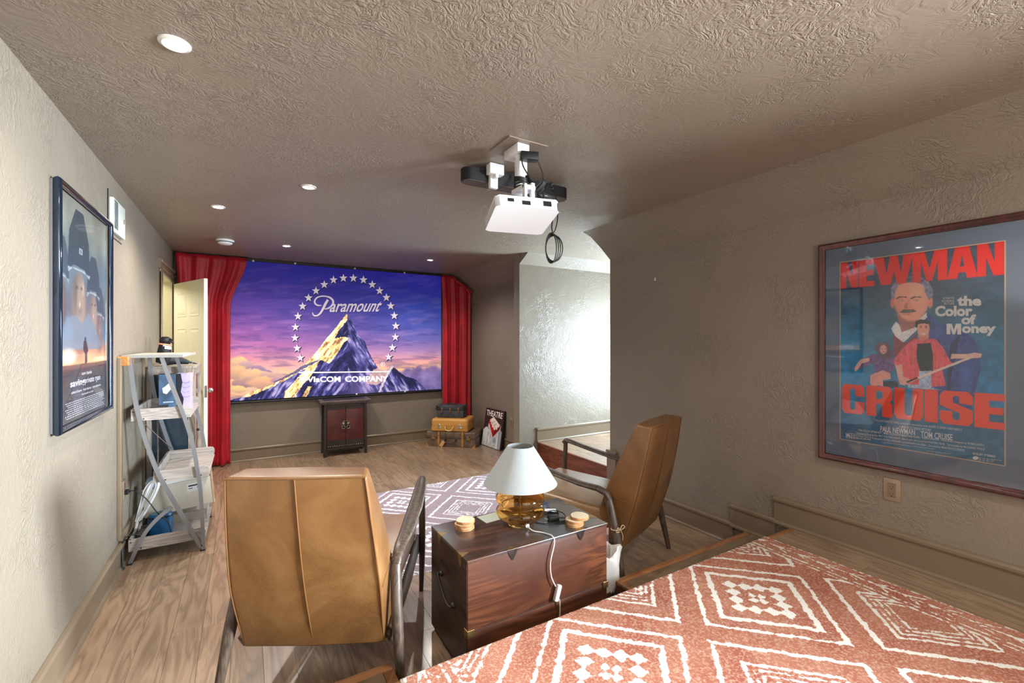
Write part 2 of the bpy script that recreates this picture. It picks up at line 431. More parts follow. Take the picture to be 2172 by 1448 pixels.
mb.box(XR, XR+.12, -1.75, -.25, 0, .9); mb.box(XR, XR+.12, -1.75, -.25, 2.1, ZC)
structure('wall_right', mb, wallm, smooth=40)
mb = MB(); mb.prism(prof, 'y', OY1, YB+.02); structure('wall_right_far', mb, wallm, smooth=40)
mb = MB(); mb.prism([(4.18, ZC+.02), (4.22, ZC-.004), (OY1-.002, 2.335), (OY1-.002, -.02), (OY1+.12, -.02), (OY1+.12, ZC+.02)], 'x', 2.72, 4.7)
structure('wall_dormer_far', mb, wallm)
mb = MB(); mb.box(XR+.12, 4.7, OY0-.12, OY0, 0, ZC); structure('wall_dormer_near', mb, wallm)
mb = MB(); mb.box(4.6, 4.7, OY0, 3.28, 0, ZC); mb.box(4.6, 4.7, 4.28, OY1, 0, ZC); mb.box(4.6, 4.7, 3.28, 4.28, 0, .75); mb.box(4.6, 4.7, 3.28, 4.28, 2.0, ZC)
structure('wall_dormer_window', mb, wallm)
mb = MB(); mb.box(XL-.12, XR+.12, -2.82, -2.7, 0, ZC); structure('wall_back', mb, wallm)
# floors: a dark sub-floor with boards laid on it
def planks(parent, x0, x1, y0, y1, z, wd=.127, along='y', ln=(.9, 1.7), mat=None, first=0):
    """boards as single objects, 1 mm joints, sharing mesh data per length"""
    cache = {}; mat = mat or M['plank']; a0, a1, b0, b1 = (x0, x1, y0, y1) if along == 'y' else (y0, y1, x0, x1)
    p = a0; row = 0
    while p < a1-.005:
        wv = min(wd, a1-p); q = b0-random.uniform(0, .8)
        while q < b1-.002:
            L = random.choice([ln[0], (ln[0]+ln[1])/2, ln[1]]); s, e = max(q, b0), min(q+L, b1)
            if e-s > .01:
                key = (round(wv, 3), round(e-s, 2)); e2 = e-s
                if key not in cache:
                    m = MB(); h = wv/2-.0004; g = e2/2-.0004
                    if along == 'y': m.box(-h, h, -g, g, -.012, 0, bev=.0007, seg=1)
                    else: m.box(-g, g, -h, h, -.012, 0, bev=.0007, seg=1)
                    o = m.build('plank', mat, parent); cache[key] = o.data
                else:
                    o = bpy.data.objects.new('plank', cache[key]); COL.objects.link(o); o.parent = parent
                c1_, c2_ = p+wv/2, (s+e)/2
                o.location = (c1_, c2_, z) if along == 'y' else (c2_, c1_, z)
            q += L
        p += wd; row += 1
mb = MB(); mb.box(XL-.9, XR+.12, PY-.4, YB+.1, -.1, -.0115); fl = structure('floor', mb, M['joint'])
planks(fl, XL, XR, PY, YB, 0)
mb = MB(); mb.box(XL, XR, -2.7, PY-.02, -.1, S2-.0115); plat = structure('floor_platform', mb, M['joint'])
planks(plat, 2.44, XR, -.6, PY-.03, S2)
mb = MB(); mb.box(XL, 2.44, -2.7, PY-.03, S2-.0115, S2); mb.box(2.44, XR, -2.7, -.6, S2-.0115, S2)
mb.build('boards_under_rug', M['plank'], plat, kind='stuff')
mb = MB(); mb.box(XL, XR, PY-.02, PY, 0, S2-.02); mb.build('riser', M['plankx'], plat)
mb = MB(); mb.box(XL, XR, PY-.03, PY+.008, S2-.022, S2+.001, bev=.006); mb.build('nosing', M['nosing'], plat, smooth=40)
def step(name, x0, x1, open_left, open_right):
    mb = MB(); mb.box(x0+.02, x1-.02, PY+.001, SY-.02, 0, S1-.013); st = structure(name, mb, M['joint'])
    a = x0+.045 if open_left else x0; b = x1-.045 if open_right else x1
    for i, (y0, y1) in enumerate(((PY+.009, 1.66), (1.6615, SY-.046))):
        mb = MB(); mb.box(a, b, y0, y1, S1-.013, S1, bev=.001, seg=1); mb.build('tread_board', M['plankx'], st)
    mb = MB(); mb.box(x0, x1, SY-.045, SY, S1-.02, S1+.001, bev=.005); mb.build('nosing', M['nosing'], st, smooth=40)
    mb = MB(); mb.box(x0+.01, x1-.01, SY-.02, SY-.008, 0, S1-.02); mb.build('riser', M['riser'], st)
    for f, e0, e1, r0, r1 in ((open_left, x0, x0+.044, x0+.008, x0+.02), (open_right, x1-.044, x1, x1-.02, x1-.008)):
        if f:
            mb = MB(); mb.box(e0, e1, PY+.009, SY-.0455, S1-.02, S1+.001, bev=.005); mb.build('end_nosing', M['nosing'], st, smooth=40)
            mb = MB(); mb.box(r0, r1, PY+.001, SY-.02, 0, S1-.02); mb.build('end_riser', M['riser'], st)
step('floor_step_left', XL, .512, False, True)
step('floor_step_right', 1.742, XR, True, False)
mb = MB(); mb.box(XR, 4.7, OY0, OY1, -.1, .24); da = structure('floor_dormer', mb, M['joint']); planks(da, XR+.001, 4.6, OY0, OY1, .252)
mb = MB(); mb.box(XR-.016, XR-.001, OY0, OY1, 0, .236); mb.box(XR-.024, XR-.001, OY0, OY1, .236, .253, bev=.003)
mb.build('riser_board', M['riser'], da, label='red brown riser board')
# baseboards
def base(name, p, q, z, n, h=.16, cap=.026, e=0):
    """p, q: ends on the wall face; n: unit normal into the room"""
    P = [(0, 0), (.030, 0), (.030, .010), (.024, .018), (.0165, .021), (.0165, h-.036), (.022, h-.033), (cap, h-.024), (cap, h-.012), (.018, h-.003), (.006, h), (0, h)]
    p, q, n = Vector(p), Vector(q), Vector(n); m = MB(); vs = []
    for c in (p, q):
        for t, zz in P: vs.append((c.x+n.x*t, c.y+n.y*t, z+zz))
    k = len(P); fs = [tuple(range(k)), tuple(reversed(range(k, 2*k)))]+[(i, (i+1) % k, (i+1) % k+k, i+k) for i in range(k)]
    m.pydata(vs, fs); return structure(name, m, trim)
base('baseboard_left', (XL, -2.6), (XL, 5.27), 0, (1, 0))
base('baseboard_screen', (XL, YB), (XR, YB), 0, (0, -1))
base('baseboard_right_far', (XR, 4.5), (XR, YB), 0, (-1, 0))
base('baseboard_right', (XR, 1.925), (XR, 3.08), 0, (-1, 0))
base('baseboard_step', (XR, PY+.1), (XR, 1.94), S1, (-1, 0))
base('baseboard_platform', (XR, -2.6), (XR, PY+.105), S2, (-1, 0), .172)
base('baseboard_dormer', (XR-.02, OY1), (4.6, OY1), .252, (0, -1), .165)
mb = MB(); mb.box(XR-.028, XR+.1, 3.08, OY0+.016, 0, .40); mb.box(XR-.036, XR+.1, 3.07, OY0+.024, .392, .418, bev=.006)
structure('trim_1', mb, trim, smooth=40)
mb = MB(); mb.box(XR-.026, XR+.05, OY1-.014, 4.50, 0, .415); mb.box(XR-.034, XR+.05, OY1-.02, 4.508, .40, .425, bev=.006)
structure('trim_2', mb, trim, smooth=40)
# door opening: casing, jamb, small hall behind
mb = MB()
def casing(m, y0, y1, z0, z1): m.box(XL-.001, XL+.018, y0, y1, z0, z1, bev=.003)
casing(mb, 5.29, 5.385, 0, 2.10); casing(mb, 6.165, 6.25, 0, 2.10)
casing(mb, 5.27, 6.27, 2.10, 2.135)
mb.box(XL-.001, XL+.026, 5.27, 6.27, 2.135, 2.150, bev=.004); mb.box(XL-.001, XL+.014, 5.29, 6.25, 2.150, 2.185)
mb.box(XL-.001, XL+.034, 5.25, 6.28, 2.185, 2.212, bev=.005); mb.box(XL-.001, XL+.02, 5.29, 5.325, 0, 2.10, bev=.006); mb.box(XL-.001, XL+.024, 5.20, 5.29, 2.12, 2.212)
structure('trim_door', mb, trim, smooth=40)
mb = MB(); mb.box(XL-.13, XL+.002, 5.385, 5.402, 0, 2.10); mb.box(XL-.13, XL+.002, 6.148, 6.165, 0, 2.10); mb.box(XL-.13, XL+.002, 5.385, 6.165, 2.085, 2.10)
mb.box(-2.1, -2.0, 4.4, 7.4, 0, ZC); mb.box(-2.1, XL-.12, 7.3, 7.4, 0, ZC); mb.box(-2.1, XL-.12, 4.4, 4.5, 0, ZC); mb.box(-2.1, XL-.12, 4.4, 7.4, ZC, ZC+.05); mb.box(-2.1, XL-.12, 4.4, 7.4, -.1, 0)
structure('wall_hall', mb, M['hall'])
# door leaf, opened into the room (local: x along leaf from the hinge, y thickness)
hx, hy = XL+.035, 6.13; da_ = math.atan2(5.41-hy, -.338-hx)
dr = thing('door_1', None, None, (hx, hy, 0), da_); dr['kind'] = 'structure'
LW, LH = math.hypot(5.41-hy, -.338-hx), 2.07
mb = MB(); mb.box(0, LW, -.017, .017, .012, LH)
mb.build('leaf', M['cream'], dr, bev=.002, seg=1)
cols = [(.105, LW/2-.045), (LW/2+.045, LW-.105)]; rows = [(.22, .86), (1.0, 1.58), (1.70, 1.95)]
for sgn in (-1, 1):
    for (a, b) in cols:
        for (c, d) in rows:
            m = MB(); y0 = sgn*.0165
            def fr(i, y): return [(a+i, y, c+i), (b-i, y, c+i), (b-i, y, d-i), (a+i, y, d-i)]
            rings = [fr(0, y0), fr(.006, y0+sgn*.006), fr(.016, y0+sgn*.001), fr(.022, y0+sgn*.0008), fr(.045, y0+sgn*.007)]
            vs = [v for r_ in rings for v in r_]; fs = []
            for k in range(4):
                for i in range(4): j = (i+1) % 4; fs.append((k*4+i, k*4+j, k*4+4+j, k*4+4+i))
            fs.append((16, 17, 18, 19)); m.pydata(vs, fs); m.build('panel', M['cream'], dr)
for sgn in (-1, 1):
    m = MB(); rot = Matrix.Translation((LW-.06, sgn*.017, .945)) @ Matrix.Rotation(-sgn*PI/2, 4, 'X')
    m.lathe([(.001, 0), (.028, 0), (.028, .006), (.012, .010), (.011, .030), (.024, .038), (.029, .052), (.024, .064), (.001, .068)], n=20, mat=rot)
    m.build('handle', M['chrome'], dr, smooth=50, label='round nickel knob')
mb = MB(); mb.box(LW-.0005, LW+.001, -.012, .012, .88, 1.0); mb.build('latch_plate', M['chrome'], dr)
# window frames (dormer, rear)
mb = MB()
for y0, y1, z0, z1 in ((3.28, 3.33, .75, 2.0), (4.23, 4.28, .75, 2.0), (3.28, 4.28, .75, .80), (3.28, 4.28, 1.95, 2.0), (3.28, 4.28, 1.36, 1.40)): mb.box(4.62, 4.67, y0, y1, z0, z1)
structure('window_1', mb, M['white'])
mb = MB()
for y0, y1, z0, z1 in ((-1.75, -1.70, .9, 2.1), (-.30, -.25, .9, 2.1), (-1.75, -.25, .9, .95), (-1.75, -.25, 2.05, 2.1), (-1.02, -.98, .9, 2.1)): mb.box(3.0, 3.06, y0, y1, z0, z1)
structure('window_2', mb, M['white'])
# ---------------------------------------------------------------- ceiling fittings
LAMP = simple('lamp_glow', (1, .96, .9, 1), emis=28); RING = simple('lamp_trim', C(225, 222, 215), .3, .3)
def downlight(x, y, label, grp='small recessed ceiling downlights', watt=92):
    t = thing('ceiling_light', label, 'ceiling light', (x, y, ZC), 0, grp)
    m = MB(); m.lathe([(.030, .0), (.030, -.004), (.036, -.008), (.046, -.004), (.047, 0)], n=28); m.build('trim_ring', RING, t, smooth=40)
    m = MB(); m.cyl(.030, -.0035, -.0005, n=24); m.build('lamp_lens', LAMP, t)
    l = bpy.data.lights.new('downlight_beam', 'SPOT'); l.energy = watt; l.spot_size = math.radians(150); l.spot_blend = .8
    l.shadow_soft_size = .03; l.color = (1, .93, .84)
    o = bpy.data.objects.new('downlight_beam', l); o.location = (x, y, ZC-.02); COL.objects.link(o)
downlight(-.203, 1.871, 'large glaring downlight in the near left of the ceiling above the soldier poster', watt=42)
downlight(-.173, 3.97, 'small dim downlight above the ladder shelf near the left wall')
downlight(.352, 3.16, 'ceiling downlight halfway between the near left light and the projector')
downlight(.369, 5.228, 'far ceiling downlight just above the left part of the mountain screen')
downlight(1.948, 5.23, 'far ceiling downlight above the right end of the mountain screen')
l = bpy.data.lights.new('downlight_beam', 'SPOT'); l.energy = 60; l.spot_size = math.radians(150); l.spot_blend = .8; l.shadow_soft_size = .03; l.color = (1, .93, .82)
o = bpy.data.objects.new('downlight_beam', l); o.location = (2.0, .30, ZC-.02); COL.objects.link(o)
t = thing('smoke_detector', 'round white smoke detector on the ceiling near the red left curtain', 'smoke detector', (-.17, 5.245, ZC))
m = MB(); m.lathe([(.078, 0), (.078, -.012), (.072, -.018)], n=28); m.build('base_plate', M['white'], t, smooth=30)
m = MB(); m.lathe([(.066, -.018), (.064, -.032), (.05, -.042), (.001, -.045)], n=28); m.build('cover', M['white'], t, smooth=50)
m = MB(); m.cyl(.067, -.026, -.020, n=28); m.build('vent_slot', M['black'], t)
# ================================================================= THE SCREEN AND THE CURTAINS
sc = thing('projection_screen', 'large hanging projection screen showing a snowy mountain under a ring of stars', 'screen', (1.1, 6.24, .70))
m = MB(); m.box(-.36, 2.50, 6.236, 6.250, .700, 2.432, bev=.002); m.build('backing', simple('black_cloth', C(22, 22, 26), .8), sc, world=True)
m = MB(); m.box(-.36, 2.50, 6.228, 6.246, 2.408, 2.434); m.build('top_batten', M['black'], sc, world=True)
m = MB(); m.tube([(-.36, 6.228, .718), (.6, 6.228, .712), (1.5, 6.228, .716), (2.5, 6.228, .722)], .012, 8, smooth=3); m.build('bottom_hem', M['black'], sc, world=True, smooth=40)
pr = Print((-.30, 6.232, .738), (2.793, 0, 0), (0, 0, 1.667), 640, 380)
U, V = pr.U, pr.V; x = (U-600)*4.0217; y = (V-540)*4.0217     # paint coordinates
tt = (1-pr.T)+.05*(pr.S-.5)
def grad(t, stops):
    out = np.zeros((len(t), 3)); ks = [s_[0] for s_ in stops]
    for k in range(3): out[:, k] = np.interp(t, ks, [s_[1][k] for s_ in stops])
    return out
L_ = grad(tt, [(0, (40, 38, 140)), (.12, (58, 48, 150)), (.3, (98, 66, 158)), (.48, (140, 84, 160)), (.6, (182, 104, 160)), (.68, (214, 140, 160)), (.76, (240, 180, 150)), (.84, (250, 205, 150)), (1, (225, 170, 140))])
R_ = grad(tt, [(0, (34, 30, 160)), (.12, (40, 44, 165)), (.3, (44, 62, 165)), (.48, (74, 84, 175)), (.6, (110, 100, 175)), (.68, (160, 126, 180)), (.76, (224, 160, 165)), (.83, (250, 196, 150)), (.88, (150, 130, 175)), (1, (90, 84, 150))])
s_ = np.clip(pr.S*1.25-.05, 0, 1)[:, None]; pr.img = L_*(1-s_)+R_*s_
cl = vnoise(U/46+V/30, V/11, 3, 5); w_ = (np.clip((cl-.5)*4, 0, 1)*.35)[:, None]; pr.img = pr.img*(1-w_)+np.array((205, 150, 200))*w_*(.35+tt[:, None]*.9)+pr.img*w_*np.clip(.65-tt[:, None]*.9, 0, 1)
cl = vnoise(U/60, V/9, 9, 5); w_ = (np.clip((.47-cl)*5, 0, 1)*.35)[:, None]; pr.img = pr.img*(1-w_)+np.array((40, 40, 120))*w_
# cloud bank at the left, above the far ridge
nz = vnoise(U/17, V/14, 21, 5); top = 757+np.abs(U-508)*.28+(nz-.5)*34
for cx, cy, rx, ry, c in ((505, 768, 22, 16, (250, 205, 150)), (522, 775, 16, 10, (206, 168, 168)), (548, 783, 18, 10, (168, 140, 172)), (568, 790, 14, 7, (150, 124, 166)), (500, 790, 30, 16, (240, 190, 140)), (540, 797, 34, 15, (245, 196, 146)), (575, 796, 26, 10, (225, 180, 160)), (520, 812, 34, 12, (190, 150, 140)), (560, 812, 40, 14, (240, 185, 140)), (600, 805, 26, 9, (200, 160, 165)), (500, 826, 26, 9, (252, 212, 140))):
    d = ((U-cx)/rx)**2+((V-cy)/ry)**2+(nz-.5)*1.4; w_ = np.clip((1-d)*2.4, 0, 1)[:, None]
    sh = np.clip(.5+(V-cy)/ry*.5, 0, 1)[:, None]; cc = np.array(c)*(1-sh*.38)+np.array((60, 50, 110))*sh*.38
    pr.img = pr.img*(1-w_)+cc*w_
d = np.clip((V-782-(nz-.5)*22-np.clip(U-845, 0, 99)*-.12)/9, 0, 1)*(U > 815)*np.clip((U-820)/40, 0, 1); d = d[:, None]*.85
pr.img = pr.img*(1-d)+(np.array((120, 105, 168))+(nz[:, None]-.5)*90)*d
# the mountain
j1 = (vnoise(U/3.2, V/3.2, 5, 3)-.5)*16; j2 = (vnoise(U/3.1+40, V/3.5, 6, 3)-.5)*16; JX, JY = x+j1, y+j2
def rock(u, v):
    side_ = np.where(u > 738, 1.0, -.8); w1 = v*.55-u*side_*.9; w2 = v*.5+u*side_*.8
    f = vnoise(w1/9, w2/38, 12, 5); g = vnoise(w1/2.6, w2/9, 15, 4); h = vnoise(u/26, v/22, 18, 3)
    t_ = np.clip((f-.5)*2.2+(g-.5)*1.4+(h-.5)*1.1+.42, 0, 1)
    base_ = grad(t_, [(0, (22, 24, 70)), (.35, (46, 46, 112)), (.65, (84, 84, 158)), (.88, (128, 124, 190)), (1, (176, 168, 214))])
    hz = np.clip((v-775)/50, 0, 1)[:, None]*np.clip(1-np.abs(u-765)/60, 0, 1)[:, None]*.6; return base_*(1-hz)+np.array((140, 120, 185))*hz
def snow(u, v):
    w1 = v*.6+u*.75; w2 = v*.8-u*.5; t_ = np.clip((vnoise(w2/14, w1/3.2, 31, 4)-.5)*2.4+(vnoise(u/2.5, v/2.5, 33, 3)-.5)*.9+.6, 0, 1)
    return grad(t_, [(0, (150, 104, 84)), (.25, (208, 164, 104)), (.5, (244, 214, 142)), (.8, (255, 238, 180)), (1, (255, 250, 225))])
ridge = [(545, 505), (500, 560), (440, 640), (370, 715), (310, 800), (250, 870), (190, 930), (110, 985), (0, 1050), (-90, 1110), (-240, 1160), (-360, 1215), (-460, 1240), (-460, 1300), (1260, 1300), (1215, 1140), (1130, 1060), (1050, 1040), (985, 990), (930, 945), (880, 985), (860, 990), (810, 965), (770, 900), (735, 835), (715, 790), (700, 740), (655, 700), (640, 680), (600, 590), (565, 525)]
pr.poly(ridge, rock, X=x+j1*.6, Y=y+j2*.6)
pr.poly([(545, 503), (500, 560), (440, 640), (370, 715), (310, 800), (250, 870), (190, 930), (110, 985), (0, 1050), (-90, 1110), (-240, 1160), (-360, 1215), (-300, 1215), (-100, 1130), (40, 1060), (160, 985), (230, 960), (320, 900), (350, 905), (395, 932), (430, 890), (470, 830), (520, 750), (566, 710), (500, 700), (440, 718), (470, 660), (520, 590), (552, 555), (556, 520)], snow, X=JX, Y=JY)
pr.poly([(90, 1000), (170, 945), (250, 915), (320, 885), (290, 915), (200, 960), (110, 1010), (-60, 1090), (-80, 1085)], (52, 50, 120), .75, X=JX, Y=JY)
pr.poly([(312, 903), (285, 960), (230, 1045), (165, 1115), (105, 1205), (40, 1250), (0, 1250), (25, 1160), (110, 1070), (200, 965)], snow, X=JX, Y=JY)
pr.poly([(250, 1120), (225, 1170), (180, 1240), (150, 1240), (190, 1165), (215, 1120)], snow, .9, X=JX, Y=JY)
pr.poly([(810, 965), (860, 990), (930, 945), (905, 1010), (860, 1070), (800, 1110), (710, 1100), (740, 1020), (770, 980)], (226, 186, 176), np.clip(.75-(U-770)*0, 0, .75), X=JX, Y=JY)
pr.poly([(930, 943), (900, 990), (850, 1080), (815, 1170), (835, 1170), (875, 1070), (915, 1000), (945, 960)], (214, 205, 220), .9, X=JX, Y=JY)
pr.poly([(545, 560), (560, 640), (580, 760), (640, 880), (720, 960), (735, 950), (660, 860), (600, 740), (575, 640), (560, 560)], (120, 118, 190), .5, X=JX, Y=JY)
pr.build('picture', painted('screen_picture', emis=.34, rough=.8), sc)
z4 = lambda a, b: (600+a/4.0217, 540+b/4.0217)
SILV = simple('picture_silver', C(214, 206, 226), .6, emis=.34); WHT = simple('picture_white', C(246, 244, 250), .6, emis=.42); DKB = simple('picture_outline', C(40, 34, 80), .6, emis=.34)
ink = Ink(pr, .0016); dk = Ink(pr, .0010)
for a, b in ((516, 200), (601, 200), (432, 215), (687, 215), (353, 255), (762, 255), (282, 308), (825, 308), (219, 368), (883, 365), (168, 440), (920, 437), (129, 525), (950, 520), (107, 618), (963, 608), (103, 710), (959, 703), (121, 798), (934, 793), (148, 880), (901, 873)):
    pts = []; pd = []
    for k in range(10):
        r = (38 if k % 2 == 0 else 15.5); an = -PI/2+k*PI/5; pts.append(z4(a+r*math.cos(an)*.96, b+r*math.sin(an))); pd.append(z4(a+5+(r+5)*math.cos(an)*.96, b+5+(r+5)*math.sin(an)))
    ink.px([pts]); dk.px([pd])
ink.build('star_ring', SILV, sc); 
ink = Ink(pr, .0020)
def zp(l): return [z4(*p) for p in l]
for off, ik in ((3.5, dk), (0, ink)):
    f = lambda l: [z4(a+off, b+off) for a, b in l]
    ik.stroke(f([(252, 492), (262, 516), (290, 520), (318, 500), (342, 462), (360, 425), (384, 384)]), [1.5, 3, 3, 4, 5, 5.5, 5])
    ik.stroke(f([(330, 432), (300, 432), (276, 418), (272, 392), (292, 366), (330, 354), (372, 356), (408, 370), (428, 395), (424, 424), (402, 448), (372, 462), (352, 462)]), [1.5, 3, 3.5, 3.5, 3, 2.6, 3, 4, 4.5, 4.5, 3.5, 2.5, 1.5])
    ik.text('aramount', [z4(398+off, 490+off), z4(828+off, 486+off), z4(398+off, 402+off), z4(850+off, 398+off)], bold=.016, shear=.38)
ink.build('title_lettering', SILV, sc)
ink = Ink(pr, .0020); ink.px([zp([(135, 1000), (905, 992), (905, 1001), (135, 1011)])])
ink.text('A', [z4(130, 1088), z4(175, 1087), z4(130, 1040), z4(175, 1039)], bold=.02)
ink.text('VIaCOM', [z4(206, 1087), z4(492, 1085), z4(206, 1039), z4(492, 1036)], bold=.035)
ink.text('COMPANY', [z4(530, 1085), z4(896, 1083), z4(530, 1036), z4(896, 1033)], bold=.03)
for k in range(20):
    a0, a1 = 2*PI*k/20, 2*PI*(k+1)/20; ink.px([[z4(852+r*math.cos(a), 935+r*math.sin(a)) for r, a in ((18, a0), (18, a1), (15, a1), (15, a0))]])
ink.text('R', [z4(844, 944), z4(860, 944), z4(844, 926), z4(860, 926)])
ink.build('subtitle_lettering', WHT, sc); dk.build('lettering_shadow', DKB, sc)
for u_, v_ in ((625.9, 558.6), (752.4, 569.3), (857.6, 578.5), (627.4, 840.9), (756, 835.4), (858.6, 829.9), (537, 553)):
    p = pr.uvw(u_, v_); m = MB(); m.sphere((p.x, p.y-.010, p.z), .013, 12); m.build('grommet', M['white'], sc, world=True, smooth=60)
def curtain(name, label, xt0, xt1, xb0, xb1, y0, zt, zb, folds, depth, seed, topfn=None, wobble=1.0):
    t = thing(name, label, 'curtain', ((xb0+xb1)/2, y0, zb)); nx, nz = folds*14, 44; vs = []; fs = []; rnd = random.Random(seed)
    ph = [rnd.uniform(0, 6.28) for _ in range(8)]
    for k in range(nz+1):
        q = k/nz
        for i in range(nx+1):
            s = i/nx; e = min(1, q*4.0); e = e*e*(3-2*e)
            x_ = (xt0+(xb0-xt0)*e)*(1-s)+(xt1+(xb1-xt1)*e)*s
            z1 = topfn(x_, s) if topfn else zt
            z_ = z1+(zb-z1)*q
            a = s*folds*2*PI+.5*math.sin(3*s+ph[0]+q*1.5)*wobble
            d_ = depth*(.35+.65*min(1, q*2.5))*(math.sin(a)+.35*math.sin(2.3*a+ph[1]+q*1.2)+.25*math.sin(.6*a+ph[2]))
            fl_ = .018*max(0, q-.93)/.07*math.sin(a*1.7+ph[3])
            vs.append((x_+.4*d_*math.cos(a)*.3, y0-d_-.01-fl_, z_))
    for k in range(nz):
        for i in range(nx): p = k*(nx+1)+i; fs.append((p, p+1, p+nx+2, p+nx+1))
    m = MB(); m.pydata(vs, fs); o = m.build('cloth', M['red'], t, world=True, smooth=80)
    sm = o.modifiers.new('s', 'SOLIDIFY'); sm.thickness = .003
    return t
ct = curtain('curtain', 'long red velvet curtain left of the mountain screen, behind the open door', -.66, .02, -.62, -.145, 6.16, 2.425, .015, 4, .034, 3)
m = MB(); m.tube([(-.67, 6.19, 2.428), (.03, 6.19, 2.428)], .009, 8); m.build('rod', M['black'], ct, world=True)
def slope(x_, s): return min(2.43, 2.43-(x_-2.64)*.62) if x_ > 2.64 else 2.43
ct = curtain('curtain', 'red velvet curtain right of the mountain screen, gathered under the sloping ceiling', 2.475, 2.95, 2.50, 2.95, 6.185, 2.43, .015, 3, .026, 11, lambda x_, s: slope(x_, s)-.012)
m = MB()
rn = random.Random(4)
for k in range(5):
    a = 2.66+k*.055
    m.tube([(a, 6.15, slope(a, 0)-.03), (a+.05+.02*rn.random(), 6.125, slope(a, 0)-.09-.05*rn.random()), (min(a+.17, 2.93), 6.15, slope(min(a+.13, 2.93), 0)-.05)], [.010, .018, .010], 8, smooth=5)
m.build('gathered_top', M['red'], ct, world=True, smooth=80)

# ================================================================= LOUNGE CHAIRS
def lounge_chair(label):
    t = thing('lounge_chair', label, 'armchair', group='pair of tan leather lounge chairs')
    LV = [((-.58, .945, .258), (-.475, .952, .234)), ((-.540, .72, .276), (-.385, .75, .268)), ((-.485, .48, .290), (-.295, .53, .288)), ((-.40, .205, .284), (-.20, .25, .282))]
    vs = []; fs = []
    for (ry, rz_, rw), (fy, fz, fw_) in LV:
        vs += [(-rw, ry, rz_), (0, ry-.010, rz_), (rw, ry, rz_), (fw_, fy, fz), (0, fy+.012, fz), (-fw_, fy, fz)]
    for k in range(3):
        for i in range(6): j = (i+1) % 6; fs.append((k*6+i, k*6+j, k*6+6+j, k*6+6+i))
    fs += [(0, 5, 4, 1), (1, 4, 3, 2), (18, 19, 22, 23), (19, 20, 21, 22)]
    m = MB(); m.pydata(vs, fs); bmesh.ops.recalc_face_normals(m.bm, faces=m.bm.faces)
    sharp = [e for e in m.bm.edges if len(e.link_faces) == 2 and e.calc_face_angle(0) > .35]
    bmesh.ops.bevel(m.bm, geom=sharp, offset=.016, segments=4, affect='EDGES', profile=.6, clamp_overlap=True)
    back = m.build('backrest', M['leather'], t, smooth=45)
    m = MB(); r = .0028
    for sx in (-1, 1):
        m.tube([(sx*(q[0][2]-.0065), q[0][0]+.0005, q[0][1]+(.012 if q is LV[-1] else -.008)) for q in LV], r, 6, smooth=4)
        m.tube([(sx*.2905, -.474, .478), (sx*.290, -.40, .50), (sx*.289, -.30, .525)], r*.7, 6, smooth=4)
    m.tube([(0, q[0][0]-.0105, q[0][1]+(.014 if q is LV[-1] else -.005)) for q in LV], r, 6, smooth=4)
    m.tube([(-.255, -.583, .940), (0, -.593, .940), (.255, -.583, .940)], r, 6)
    m.build('seam', simple('seam_leather', C(106, 70, 36), .5), back, smooth=60)
    m = MB(); m.box(-.285, .285, -.30, .40, .292, .425, bev=.030, seg=4)
    for v in m.bm.verts:
        if v.co.z > .36: v.co.z += .018*(1-abs(v.co.x)/.285)**.5 if abs(v.co.x) < .285 else 0; v.co.z += .02*(v.co.y-.05)
    m.build('seat', M['leather_glare'], t, smooth=60)
    # each side frame: front leg, arm, rear leg, rail
    for sx in (-1, 1):
        X = sx*.318
        m = MB(); m.tube([(X, .356, .635), (X, .366, .40), (X, .362, .20), (X-sx*.004, .358, 0)], [.017, .019, .018, .012], 10, smooth=4); m.build('front_leg', M['chairwood'], t, smooth=60)
        m = MB(); m.tube([(X*.985, -.325, .525), (X, -.352, .45), (X*1.05, -.40, .28), (X*1.14, -.455, .0)], [.022, .024, .024, .014], 10, smooth=4); m.build('rear_leg', M['chairwood'], t, smooth=60)
        m = MB(); vs = []; fs = []
        A = [(-.345, .500, .020, .018), (-.322, .535, .024, .018), (-.27, .552, .028, .016), (-.15, .560, .034, .014), (.05, .592, .038, .013), (.22, .622, .034, .013), (.315, .643, .028, .015), (.356, .645, .022, .018), (.372, .625, .018, .018)]
        n = 12
        for i, (yy, zz, hw, hh) in enumerate(A):
            a = A[max(i-1, 0)]; b = A[min(i+1, len(A)-1)]; d = Vector((0, b[0]-a[0], b[1]-a[1])).normalized(); up = Vector((0, -d.z, d.y))
            for k in range(n):
                an = 2*PI*k/n; c_, s2 = math.cos(an), math.sin(an); c_ = math.copysign(abs(c_)**.8, c_)
                p = Vector((X+sx*(hw-.02)*.6, yy, zz))+Vector((1, 0, 0))*c_*hw+up*s2*hh; vs.append(tuple(p))
        for i in range(len(A)-1):
            for k in range(n): l = (k+1) % n; fs.append((i*n+k, i*n+l, (i+1)*n+l, (i+1)*n+k))
        fs += [tuple(range(n)), tuple((len(A)-1)*n+k for k in range(n))]
        m.pydata(vs, fs); m.build('armrest', M['chairwood'], t, smooth=60)
        m = MB(); m.prism([(.365, .325), (.365, .245), (.10, .200), (-.36, .185), (-.40, .245), (-.10, .285)], 'x', sx*.286, sx*.306); m.build('side_rail', M['chairwood'], t, bev=.004, smooth=50)
    m = MB(); m.box(-.303, .303, .335, .36, .22, .29, bev=.004); m.build('cross_rail', M['chairwood'], t)
    m = MB(); m.box(-.303, .303, -.345, -.32, .19, .24, bev=.004); m.build('cross_rail', M['chairwood'], t)
    return t
ch1 = lounge_chair('nearer tan leather lounge chair seen straight from behind, left of the wooden chest')
place(ch1, (.430, 2.327, 0), math.radians(-28))
ch2 = copy_tree(ch1); place(ch2, (2.035, 2.420, .003), math.radians(20.5)); ch2['label'] = 'tan leather lounge chair turned sideways, between the chest and the right wall'
